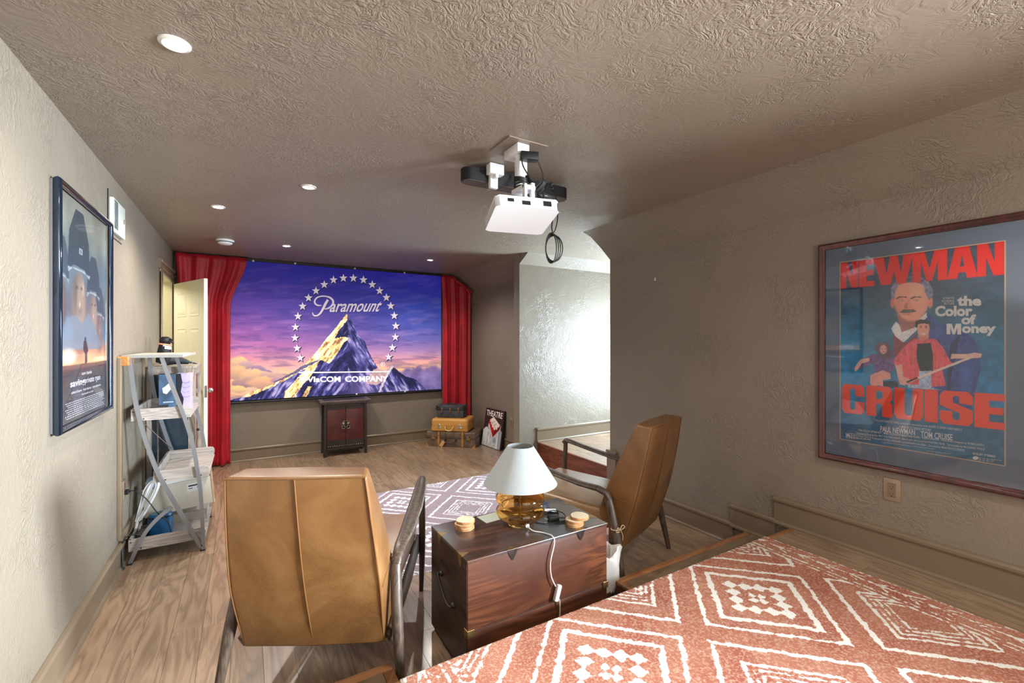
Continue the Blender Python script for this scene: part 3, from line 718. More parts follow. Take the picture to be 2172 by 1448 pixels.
# paper tag tied to the arm of the second chair
tg = thing('care_tag', 'striped cloth tag hanging on a string from the right chair beside the chest', 'tag', (1.90, 1.99, .20)); 
tg.location = (0, 0, 0); WM[tg] = Matrix.Identity(4)
def ch2p(x_, y_, z_): 
    r = math.radians(20.5); return Vector((2.035+x_*math.cos(r)-y_*math.sin(r), 2.420+x_*math.sin(r)+y_*math.cos(r), z_))
p = ch2p(-.332, -.388, .345)
m = MB(); m.tube([p+Vector((.0, -.027, .0)), p+Vector((.028, 0, .001)), p+Vector((0, .028, 0)), p+Vector((-.028, 0, .001))], .003, 6, closed=True, smooth=6)
m.tube([p+Vector((.012, -.03, .0)), p+Vector((.03, -.045, .02)), p+Vector((.015, -.04, .032)), p+Vector((.0, -.034, .004)), p+Vector((-.022, -.045, .026)), p+Vector((-.03, -.04, .0)), p+Vector((.0, -.034, -.006))], .0025, 6, smooth=5)
m.tube([p+Vector((.012, -.032, 0)), p+Vector((.022, -.036, -.03)), p+Vector((.024, -.034, -.06))], .0025, 6, smooth=4)
m.build('string', simple('twine', C(200, 176, 140), .8), tg, smooth=60)
cols4 = [C(196, 176, 180), C(128, 108, 118), C(206, 160, 140), C(176, 120, 110)]
for k in range(4):
    m = MB(); q = ch2p(-.37, -.335, .345-.038*k)
    m.box(-.075, .03, -.003, .003, -.0378, 0, mat=Matrix.Translation(q) @ Matrix.Rotation(math.radians(-8), 4, 'Z')); m.build('band', simple('tag_band_%s' % 'abcd'[k], cols4[k], .85), tg)
# ================================================================= CHEST AND WHAT STANDS ON IT
CX0, CX1, CY0, CY1, CH = .808, 1.592, 1.722, 2.145, .512
ch = thing('wooden_chest', 'old dark red wooden storage chest with brass corners between the two chairs', 'chest', ((CX0+CX1)/2, (CY0+CY1)/2, 0))
SPL = .205
m = MB(); m.box(CX0, CX1, CY0, CY1, SPL+.002, CH-.012, bev=.004); body = m.build('upper_box', M['chest'], ch, world=True, smooth=40)
m = MB(); m.box(CX0, CX1, CY0, CY1, .02, SPL-.002, bev=.004); m.build('lower_box', M['chest'], ch, world=True, smooth=40)
m = MB(); m.box(CX0+.004, CX1-.004, CY0+.004, CY1-.004, SPL-.004, SPL+.004); m.build('joint_strip', M['joint'], ch, world=True)
TOPW = wood('chest_top_wood', C(40, 28, 25), C(84, 56, 44), .24, 'x', 40, 5, coat=.3, c3=C(70, 70, 76))
m = MB(); m.box(CX0-.003, CX1+.003, CY0-.003, CY1+.003, CH-.014, CH, bev=.002); m.build('lid', TOPW, ch, world=True, label='dark stained chest lid')
m = MB(); m.box(CX0-.003, CX0+.002, CY0+.004, CY1-.004, .022, CH-.014); m.build('end_panel', M['chestdark'], ch, world=True, label='nearly black end panel')
m = MB(); m.box(CX0+.01, CX1-.01, CY0+.015, CY1-.01, 0, .021); m.build('plinth', M['chestdark'], ch, world=True)
# brass inlays
def tri(name, P3):
    m = MB(); m.pydata(P3, [tuple(range(len(P3)))]); return m.build(name, M['brass'], ch, world=True)
e = .0045
for X in (CX0+.22, CX0+.61):
    tri('brass_inlay', [(X-.032, CY0-e, CH+.0006), (X+.032, CY0-e, CH+.0006), (X, CY0+.035, CH+.0006)])
    o = tri('brass_inlay', [(X-.028, CY0-e, CH-.001), (X+.028, CY0-e, CH-.001), (X+.014, CY0-e, CH-.03), (X, CY0-e, CH-.05), (X-.014, CY0-e, CH-.03)]); o.data.materials[0] = M['iron']
for Y in (CY0+.07, CY1-.11):
    tri('brass_inlay', [(CX0-e, Y-.026, CH+.0006), (CX0-e, Y+.026, CH+.0006), (CX0+.04, Y, CH+.0006)])
    tri('brass_inlay', [(CX0-e, Y-.022, CH-.001), (CX0-e, Y+.022, CH-.001), (CX0-e, Y+.008, CH-.05), (CX0-e, Y-.008, CH-.05)])
for Y in (CY0+.10, CY1-.10): tri('brass_inlay', [(CX1+e, Y-.026, CH+.0006), (CX1+e, Y+.026, CH+.0006), (CX1-.04, Y, CH+.0006)])
for X, sx in ((CX0, 1), (CX1, -1)):
    m = MB(); m.box(X-sx*.005, X+sx*.03, CY0-.005, CY0+.0, SPL-.022, SPL+.012, bev=.002); m.box(X-sx*.005, X+sx*.0, CY0-.005, CY0+.03, SPL-.022, SPL+.012, bev=.002)
    m.build('corner_bracket', M['brass'], ch, world=True)
m = MB(); m.tube([(CX0-.004, CY1-.13, .335), (CX0-.022, CY1-.14, .330), (CX0-.026, CY0+.20, .272), (CX0-.022, CY0+.15, .250), (CX0-.004, CY0+.135, .25)], .006, 8, smooth=4)
m.sphere((CX0-.006, CY1-.14, .335), .012, 10); m.sphere((CX0-.006, CY0+.14, .255), .014, 10); m.build('carrying_handle', M['iron'], ch, world=True, smooth=60)
# lamp
lx, ly = 1.208, 1.945
lp = thing('table_lamp', 'table lamp with white cone shade and stacked amber glass base on the chest', 'lamp', (lx, ly, CH))
outer = [(.066, .001), (.071, .008), (.070, .016), (.066, .020), (.088, .026), (.114, .040), (.126, .060), (.120, .080), (.102, .091), (.096, .096), (.106, .103), (.124, .118), (.126, .138), (.112, .158), (.085, .172), (.045, .182), (.024, .190), (.022, .235)]
inner = [(max(r-.004, .016), z+(.004 if i == 0 else 0)) for i, (r, z) in enumerate(outer)]
def smoothp(P, k=4):
    Q = []
    for i in range(len(P)-1):
        g = lambda j: Vector(P[max(0, min(len(P)-1, j))]); p0, p1, p2, p3 = g(i-1), g(i), g(i+1), g(i+2)
        for s in range(k):
            t = s/k; q = .5*((2*p1)+(p2-p0)*t+(2*p0-5*p1+4*p2-p3)*t*t+(3*p1-p0-3*p2+p3)*t**3); Q.append((max(q.x, .001), q.y))
    return Q+[P[-1]]
m = MB(); po = smoothp(outer, 3); pi_ = smoothp(inner, 3)
m.lathe([(.0005, .001)]+po+list(reversed(pi_))+[(.0005, .006)], n=56); m.build('glass_base', M['amber'], lp, smooth=70)
m = MB(); m.tube([(0, 0, .012), (0, 0, .21)], .0035, 8); m.build('inner_rod', M['brass'], lp, smooth=60)
m = MB(); m.cyl(.024, .235, .262, n=20); m.cyl(.016, .262, .32, n=20); m.build('socket', M['brass'], lp, smooth=40)
m = MB(); m.sphere((0, 0, .335), (.028, .028, .035), 16); m.build('bulb', simple('frosted_bulb', C(240, 236, 225), .3), lp, smooth=60)
m = MB(); m.lathe([(.188, .206), (.067, .395), (.0655, .395), (.1865, .2055), (.188, .206)], n=64); m.build('lamp_shade', M['shade'], lp, smooth=50)
m = MB()
for k in range(3): a = k*2*PI/3+.4; m.tube([(.012*math.cos(a), .012*math.sin(a), .375), (.066*math.cos(a), .066*math.sin(a), .384)], .0018, 6)
m.cyl(.014, .37, .378, n=16); m.build('shade_spider', M['chrome'], lp)
m = MB(); m.cyl(.010, 0, .012, mat=Matrix.Translation((-.010, -.074, .018)) @ Matrix.Rotation(PI/2, 4, 'X')); m.build('cord_grommet', simple('clear_plastic', C(220, 220, 225), .1), lp, smooth=40)
m = MB(); m.tube([(lx-.010, ly-.075, CH+.018), (lx-.004, ly-.12, CH+.006), (lx+.03, CY0+.06, CH+.004), (lx+.045, CY0+.01, CH+.004), (lx+.043, CY0-.012, CH-.02), (lx+.018, CY0-.016, CH-.10), (lx+.022, CY0-.016, CH-.17), (lx+.045, CY0-.018, .29)], .0032, 8, smooth=6)
m.tube([(lx+.068, CY0-.018, .222), (lx+.074, CY0-.014, .16), (lx+.068, CY0-.012, .05), (lx+.075, CY0-.03, .012), (lx+.13, CY0-.05, .006), (lx+.2, CY0-.03, .005)], .0032, 8, smooth=6); m.build('power_cord', M['whitecable'], lp, world=True, smooth=60)
m = MB(); m.box(-.012, .012, -.010, .010, -.037, .037, bev=.004, mat=Matrix.Translation((lx+.0565, CY0-.018, .256)) @ Matrix.Rotation(math.radians(18), 4, 'Y')); m.build('cord_switch', simple('clear_switch', C(205, 200, 200), .25), lp, world=True, smooth=40)
# coasters: slices of a log
BARK = simple('coaster_bark', C(168, 124, 80), .6, var=.25, vs=30)
def rings_mat():
    t = NT('coaster_rings'); tc = t.add('ShaderNodeTexCoord'); g = t.add('ShaderNodeTexWave', wave_type='RINGS', rings_direction='Z')
    t.link(tc.outputs['Object'], g.inputs['Vector']); t.set(g, Scale=26.0, Distortion=3.0, Detail=2.0)
    t.link(t.ramp(g.outputs['Fac'], [(0, C(234, 220, 194)), (1, C(212, 190, 156))]), t.b.inputs['Base Color']); t.p('Roughness', .55); return t.m
RINGS = rings_mat(); rn = random.Random(5)
def coaster(x_, y_, z_, label, R_=.047):
    t = thing('log_coaster', label, 'coaster', (x_, y_, z_), rn.uniform(0, 6), 'round log slice coasters on the chest'); n = 28
    rr = [R_*(1+.03*math.sin(3*i*2*PI/n+x_*40)+.015*math.sin(7*i*2*PI/n)) for i in range(n)]
    P = [(rr[i]*math.cos(2*PI*i/n), rr[i]*math.sin(2*PI*i/n)) for i in range(n)]
    m = MB(); m.prism(P, 'z', 0, .0125); m.build('bark', BARK, t, smooth=40)
    m = MB(); m.prism([(a*.955, b*.955) for a, b in P], 'z', .0126, .0136); m.build('cut_face', RINGS, t)
a, b = .940, 2.035
coaster(a, b, CH+.0003, 'lowest log coaster in the left stack on the chest'); coaster(a-.003, b+.002, CH+.0145, 'middle log coaster in the left stack on the chest')
coaster(a+.004, b+.004, CH+.0287, 'topmost log coaster in the left stack on the chest')
a, b = 1.436, 1.792
coaster(a, b, CH+.0003, 'lowest log coaster in the right stack on the chest'); coaster(a+.002, b+.001, CH+.0145, 'middle log coaster in the right stack on the chest')
coaster(a+.030, b-.004, CH+.0287, 'topmost log coaster of the right stack, slid to one side')
# small devices behind the lamp
t = thing('streaming_stick', 'white oblong remote with black end lying behind the amber lamp', 'remote', (1.405, 1.995, CH), math.radians(-35))
m = MB(); m.box(-.065, .055, -.018, .018, 0, .016, bev=.006, seg=3); m.build('casing', M['white'], t, smooth=40)
m = MB(); m.box(-.067, .058, -.0195, -.010, .001, .013, bev=.003); m.build('dark_edge', M['blackgloss'], t, smooth=40)
m = MB(); m.box(.045, .068, -.014, .014, .001, .014, bev=.003); m.build('end_cap', M['black'], t, smooth=40)
t = thing('power_adapter', 'black plug adapter with a looped cable lying beside the amber lamp', 'adapter', (1.372, 1.885, CH), math.radians(-20))
m = MB(); m.box(-.028, .028, -.018, .018, 0, .026, bev=.003); m.build('casing', M['black'], t, smooth=40)
m = MB(); m.box(-.045, -.028, -.008, -.006, .009, .016); m.box(-.045, -.028, .006, .008, .009, .016); m.build('prongs', M['chrome'], t)
m = MB(); m.tube([(.028, 0, .014), (.05, -.005, .012), (.072, .02, .006), (.07, .06, .012), (.03, .085, .02), (-.01, .085, .012), (-.055, .06, .004), (-.10, .0, .003), (-.06, -.035, .003), (.02, -.045, .003), (.07, -.035, .003), (.05, -.02, .003), (0, -.03, .003)], .0022, 6, smooth=5); m.build('cable', M['blackcable'], t, smooth=60)
t = thing('cable_coil', 'blue grey coiled cable lying behind the white remote on the chest', 'cable', (1.40, 2.06, CH))
m = MB(); pts = []
for k in range(46): a = k*.66; r = .050+.006*math.sin(k*1.7); pts.append((r*1.2*math.cos(a)+.002*k*.1, r*.55*math.sin(a), .003+k*.0003+.004*(1+math.sin(k*.9))))
m.tube(pts, .0018, 5, smooth=3); m.build('coil', simple('blue_grey_cable', C(70, 80, 110), .4), t, smooth=60)
t = thing('paper_card', 'pale green card lying partly under the amber lamp', 'card', (1.12, 2.09, CH+.0003), math.radians(4))
m = MB(); m.box(-.065, .065, -.055, .045, 0, .0012); m.build('sheet', simple('pale_card', C(196, 206, 196), .5), t)
# waste bin with a white liner between the chest and the right chair
t = thing('waste_bin', 'small waste bin with white plastic liner behind the chest', 'bin', (1.725, 1.915, 0))
m = MB(); m.lathe([(.075, .0), (.092, .235)], n=28, cap=False); m.lathe([(.0, .001), (.075, .001)], n=28); m.build('bin_body', simple('wire_bin_gold', C(120, 98, 60), .4, .7), t, smooth=50)
m = MB(); n = 40; vs = []; fs = []; lv = [(.076, .04), (.100, .12), (.104, .20), (.112, .262), (.100, .285), (.082, .262), (.072, .15), (.05, .03)]
for j, (r, z) in enumerate(lv):
    for i in range(n):
        a = 2*PI*i/n; k = r*(1+.07*math.sin(a*5+j*1.1)+.05*math.sin(a*11+j*2.3)); vs.append((k*math.cos(a), k*math.sin(a), z+.018*math.sin(a*3+j)*(j in (3, 4))))
for j in range(len(lv)-1):
    for i in range(n): k = (i+1) % n; fs.append((j*n+i, j*n+k, (j+1)*n+k, (j+1)*n+i))
m.pydata(vs, fs); m.build('liner', simple('white_liner', C(225, 222, 218), .35, bump=.3, bs=30), t, smooth=80)

# ================================================================= RUGS
def rug_mat(name, ground, ground2, line, worn):
    t = NT(name); at = t.add('ShaderNodeAttribute', attribute_name='line'); v = t.coords()
    n1 = t.noise(v, 42, 3, .4, .6); n2 = t.noise(v, 260, 2); n3 = t.noise(v, 4, 3); n5 = t.noise(v, 110, 3)
    g = t.mix(t.ramp(n3, [(.35, (0, 0, 0, 1)), (.65, (1, 1, 1, 1))]), ground, ground2)
    g = t.mix(t.ramp(n5, [(.46, (0, 0, 0, 1)), (.66, (.75, .75, .75, 1))]), g, worn)
    st = t.noise(t.coords(scale=(10, 1, 1), rot=(0, 0, .5)), 16, 2); k = t.math('MULTIPLY', t.ramp(st, [(.62, (0, 0, 0, 1)), (.68, (1, 1, 1, 1))]), t.ramp(n3, [(.5, (0, 0, 0, 1)), (.6, (.6, .6, .6, 1))]))
    g = t.mix(k, g, worn)
    d = t.math('ADD', at.outputs['Fac'], t.math('MULTIPLY', t.math('SUBTRACT', n1, .5), -.034))
    d = t.math('ADD', d, t.math('MULTIPLY', t.math('SUBTRACT', n2, .5), -.005))
    f = t.math('MINIMUM', t.math('MAXIMUM', t.math('MULTIPLY', d, -700.0), 0.0), 1.0)
    f = t.math('MULTIPLY', f, t.ramp(n5, [(.28, (.55, .55, .55, 1)), (.4, (1, 1, 1, 1))]))
    t.link(t.mix(f, g, line), t.b.inputs['Base Color']); t.p('Roughness', .85); t.p('Specular IOR Level', .2)
    t.bump(t.math('ADD', n2, t.math('MULTIPLY', f, .6)), .35, .002); return t.m
RW, RD = 2.23, 1.62
def rug_field(A, B):
    d = np.full(A.shape, 9.0)
    def L1(ca, cb): return np.abs(A-ca)+np.abs(B-cb)
    inb = (A > .182) & (A < RW-.182)
    wv = .010*np.sin(B*37+A*21)+.006*np.sin(A*90)
    def ring(ca, cb, h, w_, gap=0):
        q = np.abs(L1(ca, cb)-h+wv*.25)/1.414-w_; return np.where(inb, q, 9)
    for i in range(-1, 4):
        for j in range(-1, 3):
            ca, cb = 1.547-.897*i, .358+.88*j
            for h, w_ in ((.364, .0095), (.262, .0125)): d = np.minimum(d, ring(ca, cb, h, w_))
            # stepped lozenges made of small squares
            for q in range(12):
                s_ = q // 3; k = (q % 3)/3
                P = [(0, -.135), (.135, 0), (0, .135), (-.135, 0)]; a0 = P[s_]; a1 = P[(s_+1) % 4]
                ea, eb = a0[0]*(1-k)+a1[0]*k, a0[1]*(1-k)+a1[1]*k
                d = np.minimum(d, np.where(inb, np.maximum(np.abs(A-ca-ea), np.abs(B-cb-eb))-.0255, 9))
            for ea, eb in ((.028, 0), (-.028, 0), (0, .028), (0, -.028)): d = np.minimum(d, np.where(inb, np.maximum(np.abs(A-ca-ea), np.abs(B-cb-eb))-.016, 9))
            ca, cb = 1.0985-.897*i, .80+.88*j
            for h, w_ in ((.364, .0105), (.235, .0075), (.195, .005), (.16, .005), (.125, .005)): d = np.minimum(d, ring(ca, cb, h, w_))
    for e_ in (.175, .145, .012): 
        for a_ in (e_, RW-e_): d = np.minimum(d, np.abs(A-a_)-(.005 if e_ > .1 else .003))
    for a_, sg in ((.078, 1), (RW-.078, -1)):      # fern-like stem in the end borders
        d = np.minimum(d, np.abs(A-a_-.004*np.sin(B*30))-.0045)
        for ph in np.arange(0, RD+.1, .115):
            q = B-ph; m_ = (q > -.005) & (q < .075)
            for s_ in (-1, 1): d = np.minimum(d, np.where(m_, np.abs(A-a_-s_*q*.55)/1.14-.0038, 9))
        m_ = np.abs((B % .23)-.1) < .02
        d = np.minimum(d, np.where(m_, np.abs(A-a_)-.014*(1-np.abs((B % .23)-.1)/.02), 9))
    d = np.minimum(d, np.minimum(np.minimum(A, RW-A), np.minimum(B, RD-B))-.007)
    return d
def rug(name, label, mat, loc, rz, grp):
    t = thing(name, label, 'rug', loc, rz, grp); nx, ny = 330, 240
    a, b = np.meshgrid(np.linspace(0, RW, nx), np.linspace(0, RD, ny)); A, B = a.ravel(), b.ravel()
    me = bpy.data.meshes.new('pile'); n = nx*ny
    Z = .0062+.0012*np.sin(A*3.1+B*2)-.0*A
    edge = np.minimum(np.minimum(A, RW-A), np.minimum(B, RD-B)); Z = np.where(edge < .0005, .0, Z)
    P = np.stack([A, -B, Z], 1); me.vertices.add(n); me.vertices.foreach_set('co', P.ravel().astype(np.float32))
    i = np.arange((nx-1)*(ny-1)); r = i//(nx-1); c = i % (nx-1); k = r*nx+c; F = np.stack([k, k+nx, k+nx+1, k+1], 1).ravel()
    me.loops.add(len(F)); me.loops.foreach_set('vertex_index', F); me.polygons.add(len(i)); me.polygons.foreach_set('loop_start', np.arange(0, len(F), 4)); me.update(calc_edges=True)
    at = me.attributes.new('line', 'FLOAT', 'POINT'); at.data.foreach_set('value', rug_field(A, B).astype(np.float32)); me.materials.append(mat)
    o = bpy.data.objects.new('pile', me); COL.objects.link(o); o.parent = t; WM[o] = WM[t]; return t
rug('patterned_rug', 'terracotta rug with white diamond lines on the raised platform in front', rug_mat('terracotta_rug', C(148, 84, 68), C(164, 108, 88), C(216, 214, 208), C(188, 154, 134)), (.462, 1.540, S2+.001), 0, 'pair of flat diamond rugs')
rug('patterned_rug', 'glare-tinted mauve rug with white diamond lines on the lower floor before the chairs', rug_mat('glare_mauve_rug', C(140, 122, 128), C(150, 134, 142), C(222, 220, 228), C(168, 154, 162)), (.545, 4.285, .001), math.radians(.8), 'pair of flat diamond rugs')  # matching rug, bluish glare mixed into its base colours

# ================================================================= CABINET, SUITCASES, SIGN IN THE FAR CORNER
cb = thing('red_cabinet', 'small antique black and red two-door cabinet under the mountain screen', 'cabinet', (1.10, 6.09, 0), math.radians(-2))
LACQ = simple('red_lacquer', C(74, 28, 26), .45, var=.35, vs=9, bump=.2, bs=60); DKW = simple('black_brown_lacquer', C(42, 32, 31), .5, var=.35, vs=12, bump=.2, bs=60)
m = MB(); m.box(-.225, .225, -.12, .13, .09, .67); m.build('body', DKW, cb)
m = MB(); m.box(-.305, .305, -.165, .145, .675, .70, bev=.004); m.box(-.285, .285, -.150, .14, .655, .677, bev=.003); top = m.build('top', simple('greyed_top', C(88, 76, 74), .45, var=.3, vs=9), cb, smooth=40)
m = MB(); m.box(-.255, .255, -.122, .105, .7005, .7035); m.build('top_inset', DKW, top)
for sx in (-1, 1):
    for yy in (-.145, .115):
        m = MB(); m.prism([(sx*.222, .67), (sx*.255, .67), (sx*.262, 0), (sx*.228, 0)], 'y', yy, yy+.03); m.build('leg', DKW, cb, bev=.003)
    a, b = (-.221, -.002) if sx < 0 else (.002, .221)
    m = MB(); m.box(a, b, -.136, -.121, .115, .635, bev=.003); dd = m.build('door', LACQ, cb, smooth=40)
    m = MB(); m.box(a+.002, b-.002, -.1385, -.135, .118, .20); m.build('border', DKW, dd); m = MB(); m.box(a+.002, b-.002, -.1385, -.135, .585, .632); m.build('border', DKW, dd)
    m = MB(); m.lathe([(.001, .004), (.030, .006), (.055, .003), (.058, 0)], n=30, mat=Matrix.Translation((0, -.137, .385)) @ Matrix.Rotation(PI/2, 4, 'X'))
    bmesh.ops.delete(m.bm, geom=[v for v in m.bm.verts if v.co.x*sx < -.0005], context='VERTS'); pl = m.build('lock_plate', M['iron'], dd, smooth=50)
    m = MB()
    for k in range(11):
        an = -PI/2+PI*(k+.5)/11; m.sphere((sx*(.002+.052*math.cos(an)), -.143, .385+.052*math.sin(an)), .0045, 8)
    m.tube([(sx*(.030+.020*math.cos(q*PI/6)), -.150, .360+.020*math.sin(q*PI/6)) for q in range(12)], .0035, 6, closed=True)
    m.sphere((sx*.028, -.147, .402), (.016, .006, .013), 10); m.sphere((sx*.018, -.149, .413), .005, 8); m.sphere((sx*.037, -.149, .413), .005, 8)
    m.build('ring_pull', simple('pewter', C(170, 158, 140), .35, .8), dd, smooth=60)
m = MB(); m.box(-.222, .222, -.136, -.122, .636, .656); m.build('rail', DKW, cb)
m = MB(); m.box(-.222, .222, -.136, -.122, .085, .113); m.build('rail', DKW, cb)
NAIL = simple('nail_heads', C(190, 176, 165), .35, .7)
m = MB()
for k in range(17): m.sphere((-.205+k*.0256, -.1385, .127), .0048, 8)
for k in range(14): m.sphere((-.168+k*.0256, -.1385, .632), .0038, 8)
m.build('nails', NAIL, cb, smooth=60, kind='stuff')
sa = math.radians(-42)
def rnd_box(w_, d_, h_, bev, seg=3):
    m = MB(); m.box(-w_/2, w_/2, -d_/2, d_/2, 0, h_, bev=bev, seg=seg); return m
LB = simple('worn_brown_hide', C(104, 84, 70), .55, var=.35, vs=12, bump=.3, bs=90); LB2 = simple('tan_strap', C(168, 116, 58), .5, var=.25, vs=20)
s1 = thing('suitcase', 'largest brown leather suitcase with two straps at the bottom of the stack', 'suitcase', (2.545, 5.835, 0), sa, 'stack of old cases')
m = rnd_box(.70, .40, .118, .008); m.build('lower_half', LB, s1, smooth=40)
m = MB(); m.box(-.352, .352, -.203, .203, .122, .203, bev=.016, seg=3); m.build('lid', LB, s1, smooth=40)
m = MB(); m.box(-.355, .355, -.206, .206, .112, .132, bev=.003); m.build('rim', simple('rim_hide', C(72, 58, 50), .5), s1, smooth=40)
for sx in (-1, 1):
    m = MB(); m.box(sx*.17-.014, sx*.17+.014, -.2075, -.2035, .004, .206); m.build('strap', LB2, s1)
    m = MB(); m.box(sx*.17-.014, sx*.17+.014, -.2075, .2075, .2035, .2065); m.build('strap', LB2, s1)
    m = MB(); m.tube([(sx*.17-.02, -.210, .205), (sx*.17+.02, -.210, .205), (sx*.17+.02, -.214, .16), (sx*.17-.02, -.214, .16)], .004, 6, closed=True); m.build('strap_loop', LB, s1)
    m = MB(); m.box(sx*.25-.03, sx*.25+.03, -.212, -.2, .085, .125, bev=.004); m.box(sx*.25-.016, sx*.25+.016, -.216, -.2, .10, .155, bev=.004); m.sphere((sx*.25, -.214, .105), .012, 10); m.build('latch', M['brass'], s1, smooth=40)
    m = MB(); m.prism([(sx*.352, 0), (sx*.30, 0), (sx*.352, .05)], 'y', -.2055, -.2); m.build('corner_guard', LB2, s1)
m = MB(); m.tube([(-.075, -.206, .098), (-.075, -.225, .098), (-.06, -.236, .07), (0, -.24, .060), (.06, -.236, .07), (.075, -.225, .098), (.075, -.206, .098)], .008, 8, smooth=4); m.box(-.09, -.06, -.212, -.2, .09, .106, bev=.003); m.box(.06, .09, -.212, -.2, .09, .106, bev=.003); m.build('handle', simple('dark_handle_hide', C(46, 38, 36), .35), s1, smooth=60)
m = MB()
for k in range(6): m.sphere((-.13+k*.052, -.2035, .165), .004, 8)
m.build('rivets', M['brass'], s1, smooth=60, kind='stuff')
m = MB(); m.box(-.024, .024, -.003, .003, -.09, 0, mat=Matrix.Translation((-.085, -.236, .085)) @ Matrix.Rotation(math.radians(32), 4, 'Y'), bev=.001); m.build('luggage_tag', simple('tag_hide', C(196, 150, 96), .6), s1)
TAN = simple('honey_case_hide', C(190, 138, 66), .38, var=.12, vs=6, bump=.1, bs=120)
s2 = thing('suitcase', 'honey tan hard suitcase in the middle of the stack', 'suitcase', (2.515, 5.835, .207), sa+math.radians(2), 'stack of old cases')
for nm, z0, z1 in (('lower_half', 0, .078), ('lid', .081, .175)):
    m = MB(); m.box(-.26, .26, -.185, .185, z0, z1)
    eds = [e_ for e_ in m.bm.edges if (abs(e_.verts[0].co.z-e_.verts[1].co.z) > .01) or all((v.co.z > z1-.001 if nm == 'lid' else v.co.z < .001) for v in e_.verts)]
    bmesh.ops.bevel(m.bm, geom=eds, offset=.034 if nm == 'lid' else .02, segments=5, affect='EDGES', profile=.5); m.build(nm, TAN, s2, smooth=60)
m = MB(); m.box(-.258, .258, -.183, .183, .077, .082, bev=0); m.build('seam_strip', simple('case_seam', C(120, 84, 40), .5), s2)
for sx in (-1, 1):
    m = MB(); m.box(sx*.145-.014, sx*.145+.014, -.190, -.183, .062, .105, bev=.003); m.box(sx*.145-.03, sx*.145+.03, -.189, -.183, .045, .068, bev=.003); m.build('latch', M['chrome'], s2, smooth=40)
m = MB(); m.tube([(-.058, -.185, .072), (-.056, -.205, .066), (-.04, -.214, .030), (0, -.216, .018), (.04, -.214, .030), (.056, -.205, .066), (.058, -.185, .072)], .0075, 8, smooth=4); m.build('handle', simple('cream_handle', C(214, 176, 120), .4), s2, smooth=60)
BLK = simple('worn_black_case', C(56, 58, 62), .5, var=.4, vs=14, bump=.3, bs=90)
s3 = thing('suitcase', 'small black metal-cornered case on top of the stack', 'suitcase', (2.50, 5.845, .385), sa+math.radians(4), 'stack of old cases')
m = rnd_box(.375, .205, .105, .006); m.build('lower_half', BLK, s3, smooth=40)
m = MB(); m.box(-.1895, .1895, -.1045, .1045, .108, .168, bev=.006); m.build('lid', BLK, s3, smooth=40)
m = MB(); m.box(-.1905, .1905, -.1055, .1055, .1035, .110); m.build('rim', M['black'], s3)
for x_ in (-.115, 0, .115):
    m = MB(); m.box(x_-.012, x_+.012, -.110, -.103, .085, .14, bev=.003); m.sphere((x_, -.110, .078), .012, 8); m.build('latch', simple('rusty_latch', C(124, 88, 62), .45, .6, var=.3, vs=60), s3, smooth=40)
for sx in (-1, 1):
    m = MB(); m.box(sx*.190-.012, sx*.190+.0015, -.1075, -.094, .11, .169, bev=.002); m.tube([(sx*.15, -.108, .145), (sx*.165, -.109, .155), (sx*.185, -.108, .148)], .004, 6); m.build('corner_guard', M['iron'], s3)
m = MB(); m.tube([(-.065, 0, .168), (-.05, 0, .180), (0, 0, .186), (.05, 0, .180), (.065, 0, .168)], .007, 8, smooth=4); m.build('handle', M['black'], s3, smooth=60)
# theatre canvas leaning on the right wall
tc_ = thing('theatre_canvas', 'small canvas sign reading THEATRE with a popcorn box, leaning on the right wall', 'sign', (0, 0, 0))
o_ = Vector((2.842, 5.60, .008)); a_ = Vector((.035, -.455, 0)); b_ = Vector((.075, 0, .505))
nr = a_.cross(b_).normalized(); nr = nr if nr.x > 0 else -nr
m = MB(); vs = [o_, o_+a_, o_+a_+b_, o_+b_]; vs += [v+nr*.030 for v in vs]; m.pydata([tuple(v) for v in vs], [(0, 1, 2, 3), (7, 6, 5, 4), (0, 4, 5, 1), (1, 5, 6, 2), (2, 6, 7, 3), (3, 7, 4, 0)]); m.build('stretcher', simple('canvas_edge', C(40, 34, 40), .7), tc_)
pt = Print(o_-nr*.0015, a_, b_, 90, 100); S_, T_ = pt.S, pt.T
pt.U, pt.V = S_.copy(), T_.copy(); pt.img[:] = (58, 34, 34)
pt.poly([(0, 0), (1, 0), (1, .46), (.9, .50), (.78, .46), (.6, .30), (.35, .42), (.2, .50), (.1, .48), (0, .40)], (212, 212, 214))
pt.poly([(.85, 0), (1, 0), (1, .46), (.9, .50), (.80, .47)], (150, 150, 156))
for k in range(7):
    c = .26+k*.075; pt.poly([(c, 0), (c+.018, 0), (c+.018+.02, .38), (c+.02, .38)], (110, 40, 50) if k < 3 else (40, 60, 96))
pt.ell(.36, .20, .07, .09, (220, 214, 214)); pt.ell(.66, .20, .07, .09, (130, 150, 180))
pt.poly([(.24, .52), (.54, .22), (.90, .50), (.90, .62), (.56, .35), (.25, .62)], (196, 196, 196)); pt.poly([(.25, .64), (.56, .26), (.58, .45), (.28, .72)], (176, 20, 30)); pt.poly([(.56, .26), (.88, .52), (.88, .62), (.58, .45)], (120, 12, 22))
rn = random.Random(3)
pt.poly([(.30, .70), (.48, .80), (.86, .62), (.60, .46)], (226, 218, 210))
for k in range(70):
    s_ = rn.random(); q = rn.random(); px_, py_ = .30+.30*s_+.24*q, .68-.20*s_+.10*q-.02; pt.ell(px_, py_, .035, .03, (236, 230, 222) if k % 3 else (200, 160, 150), .5)
pt.build('canvas_print', painted('canvas_paint', rough=.5), tc_)
pt2 = Print(o_-nr*.0015, a_, b_, 2, 2); ink = Ink(pt2, .0018)
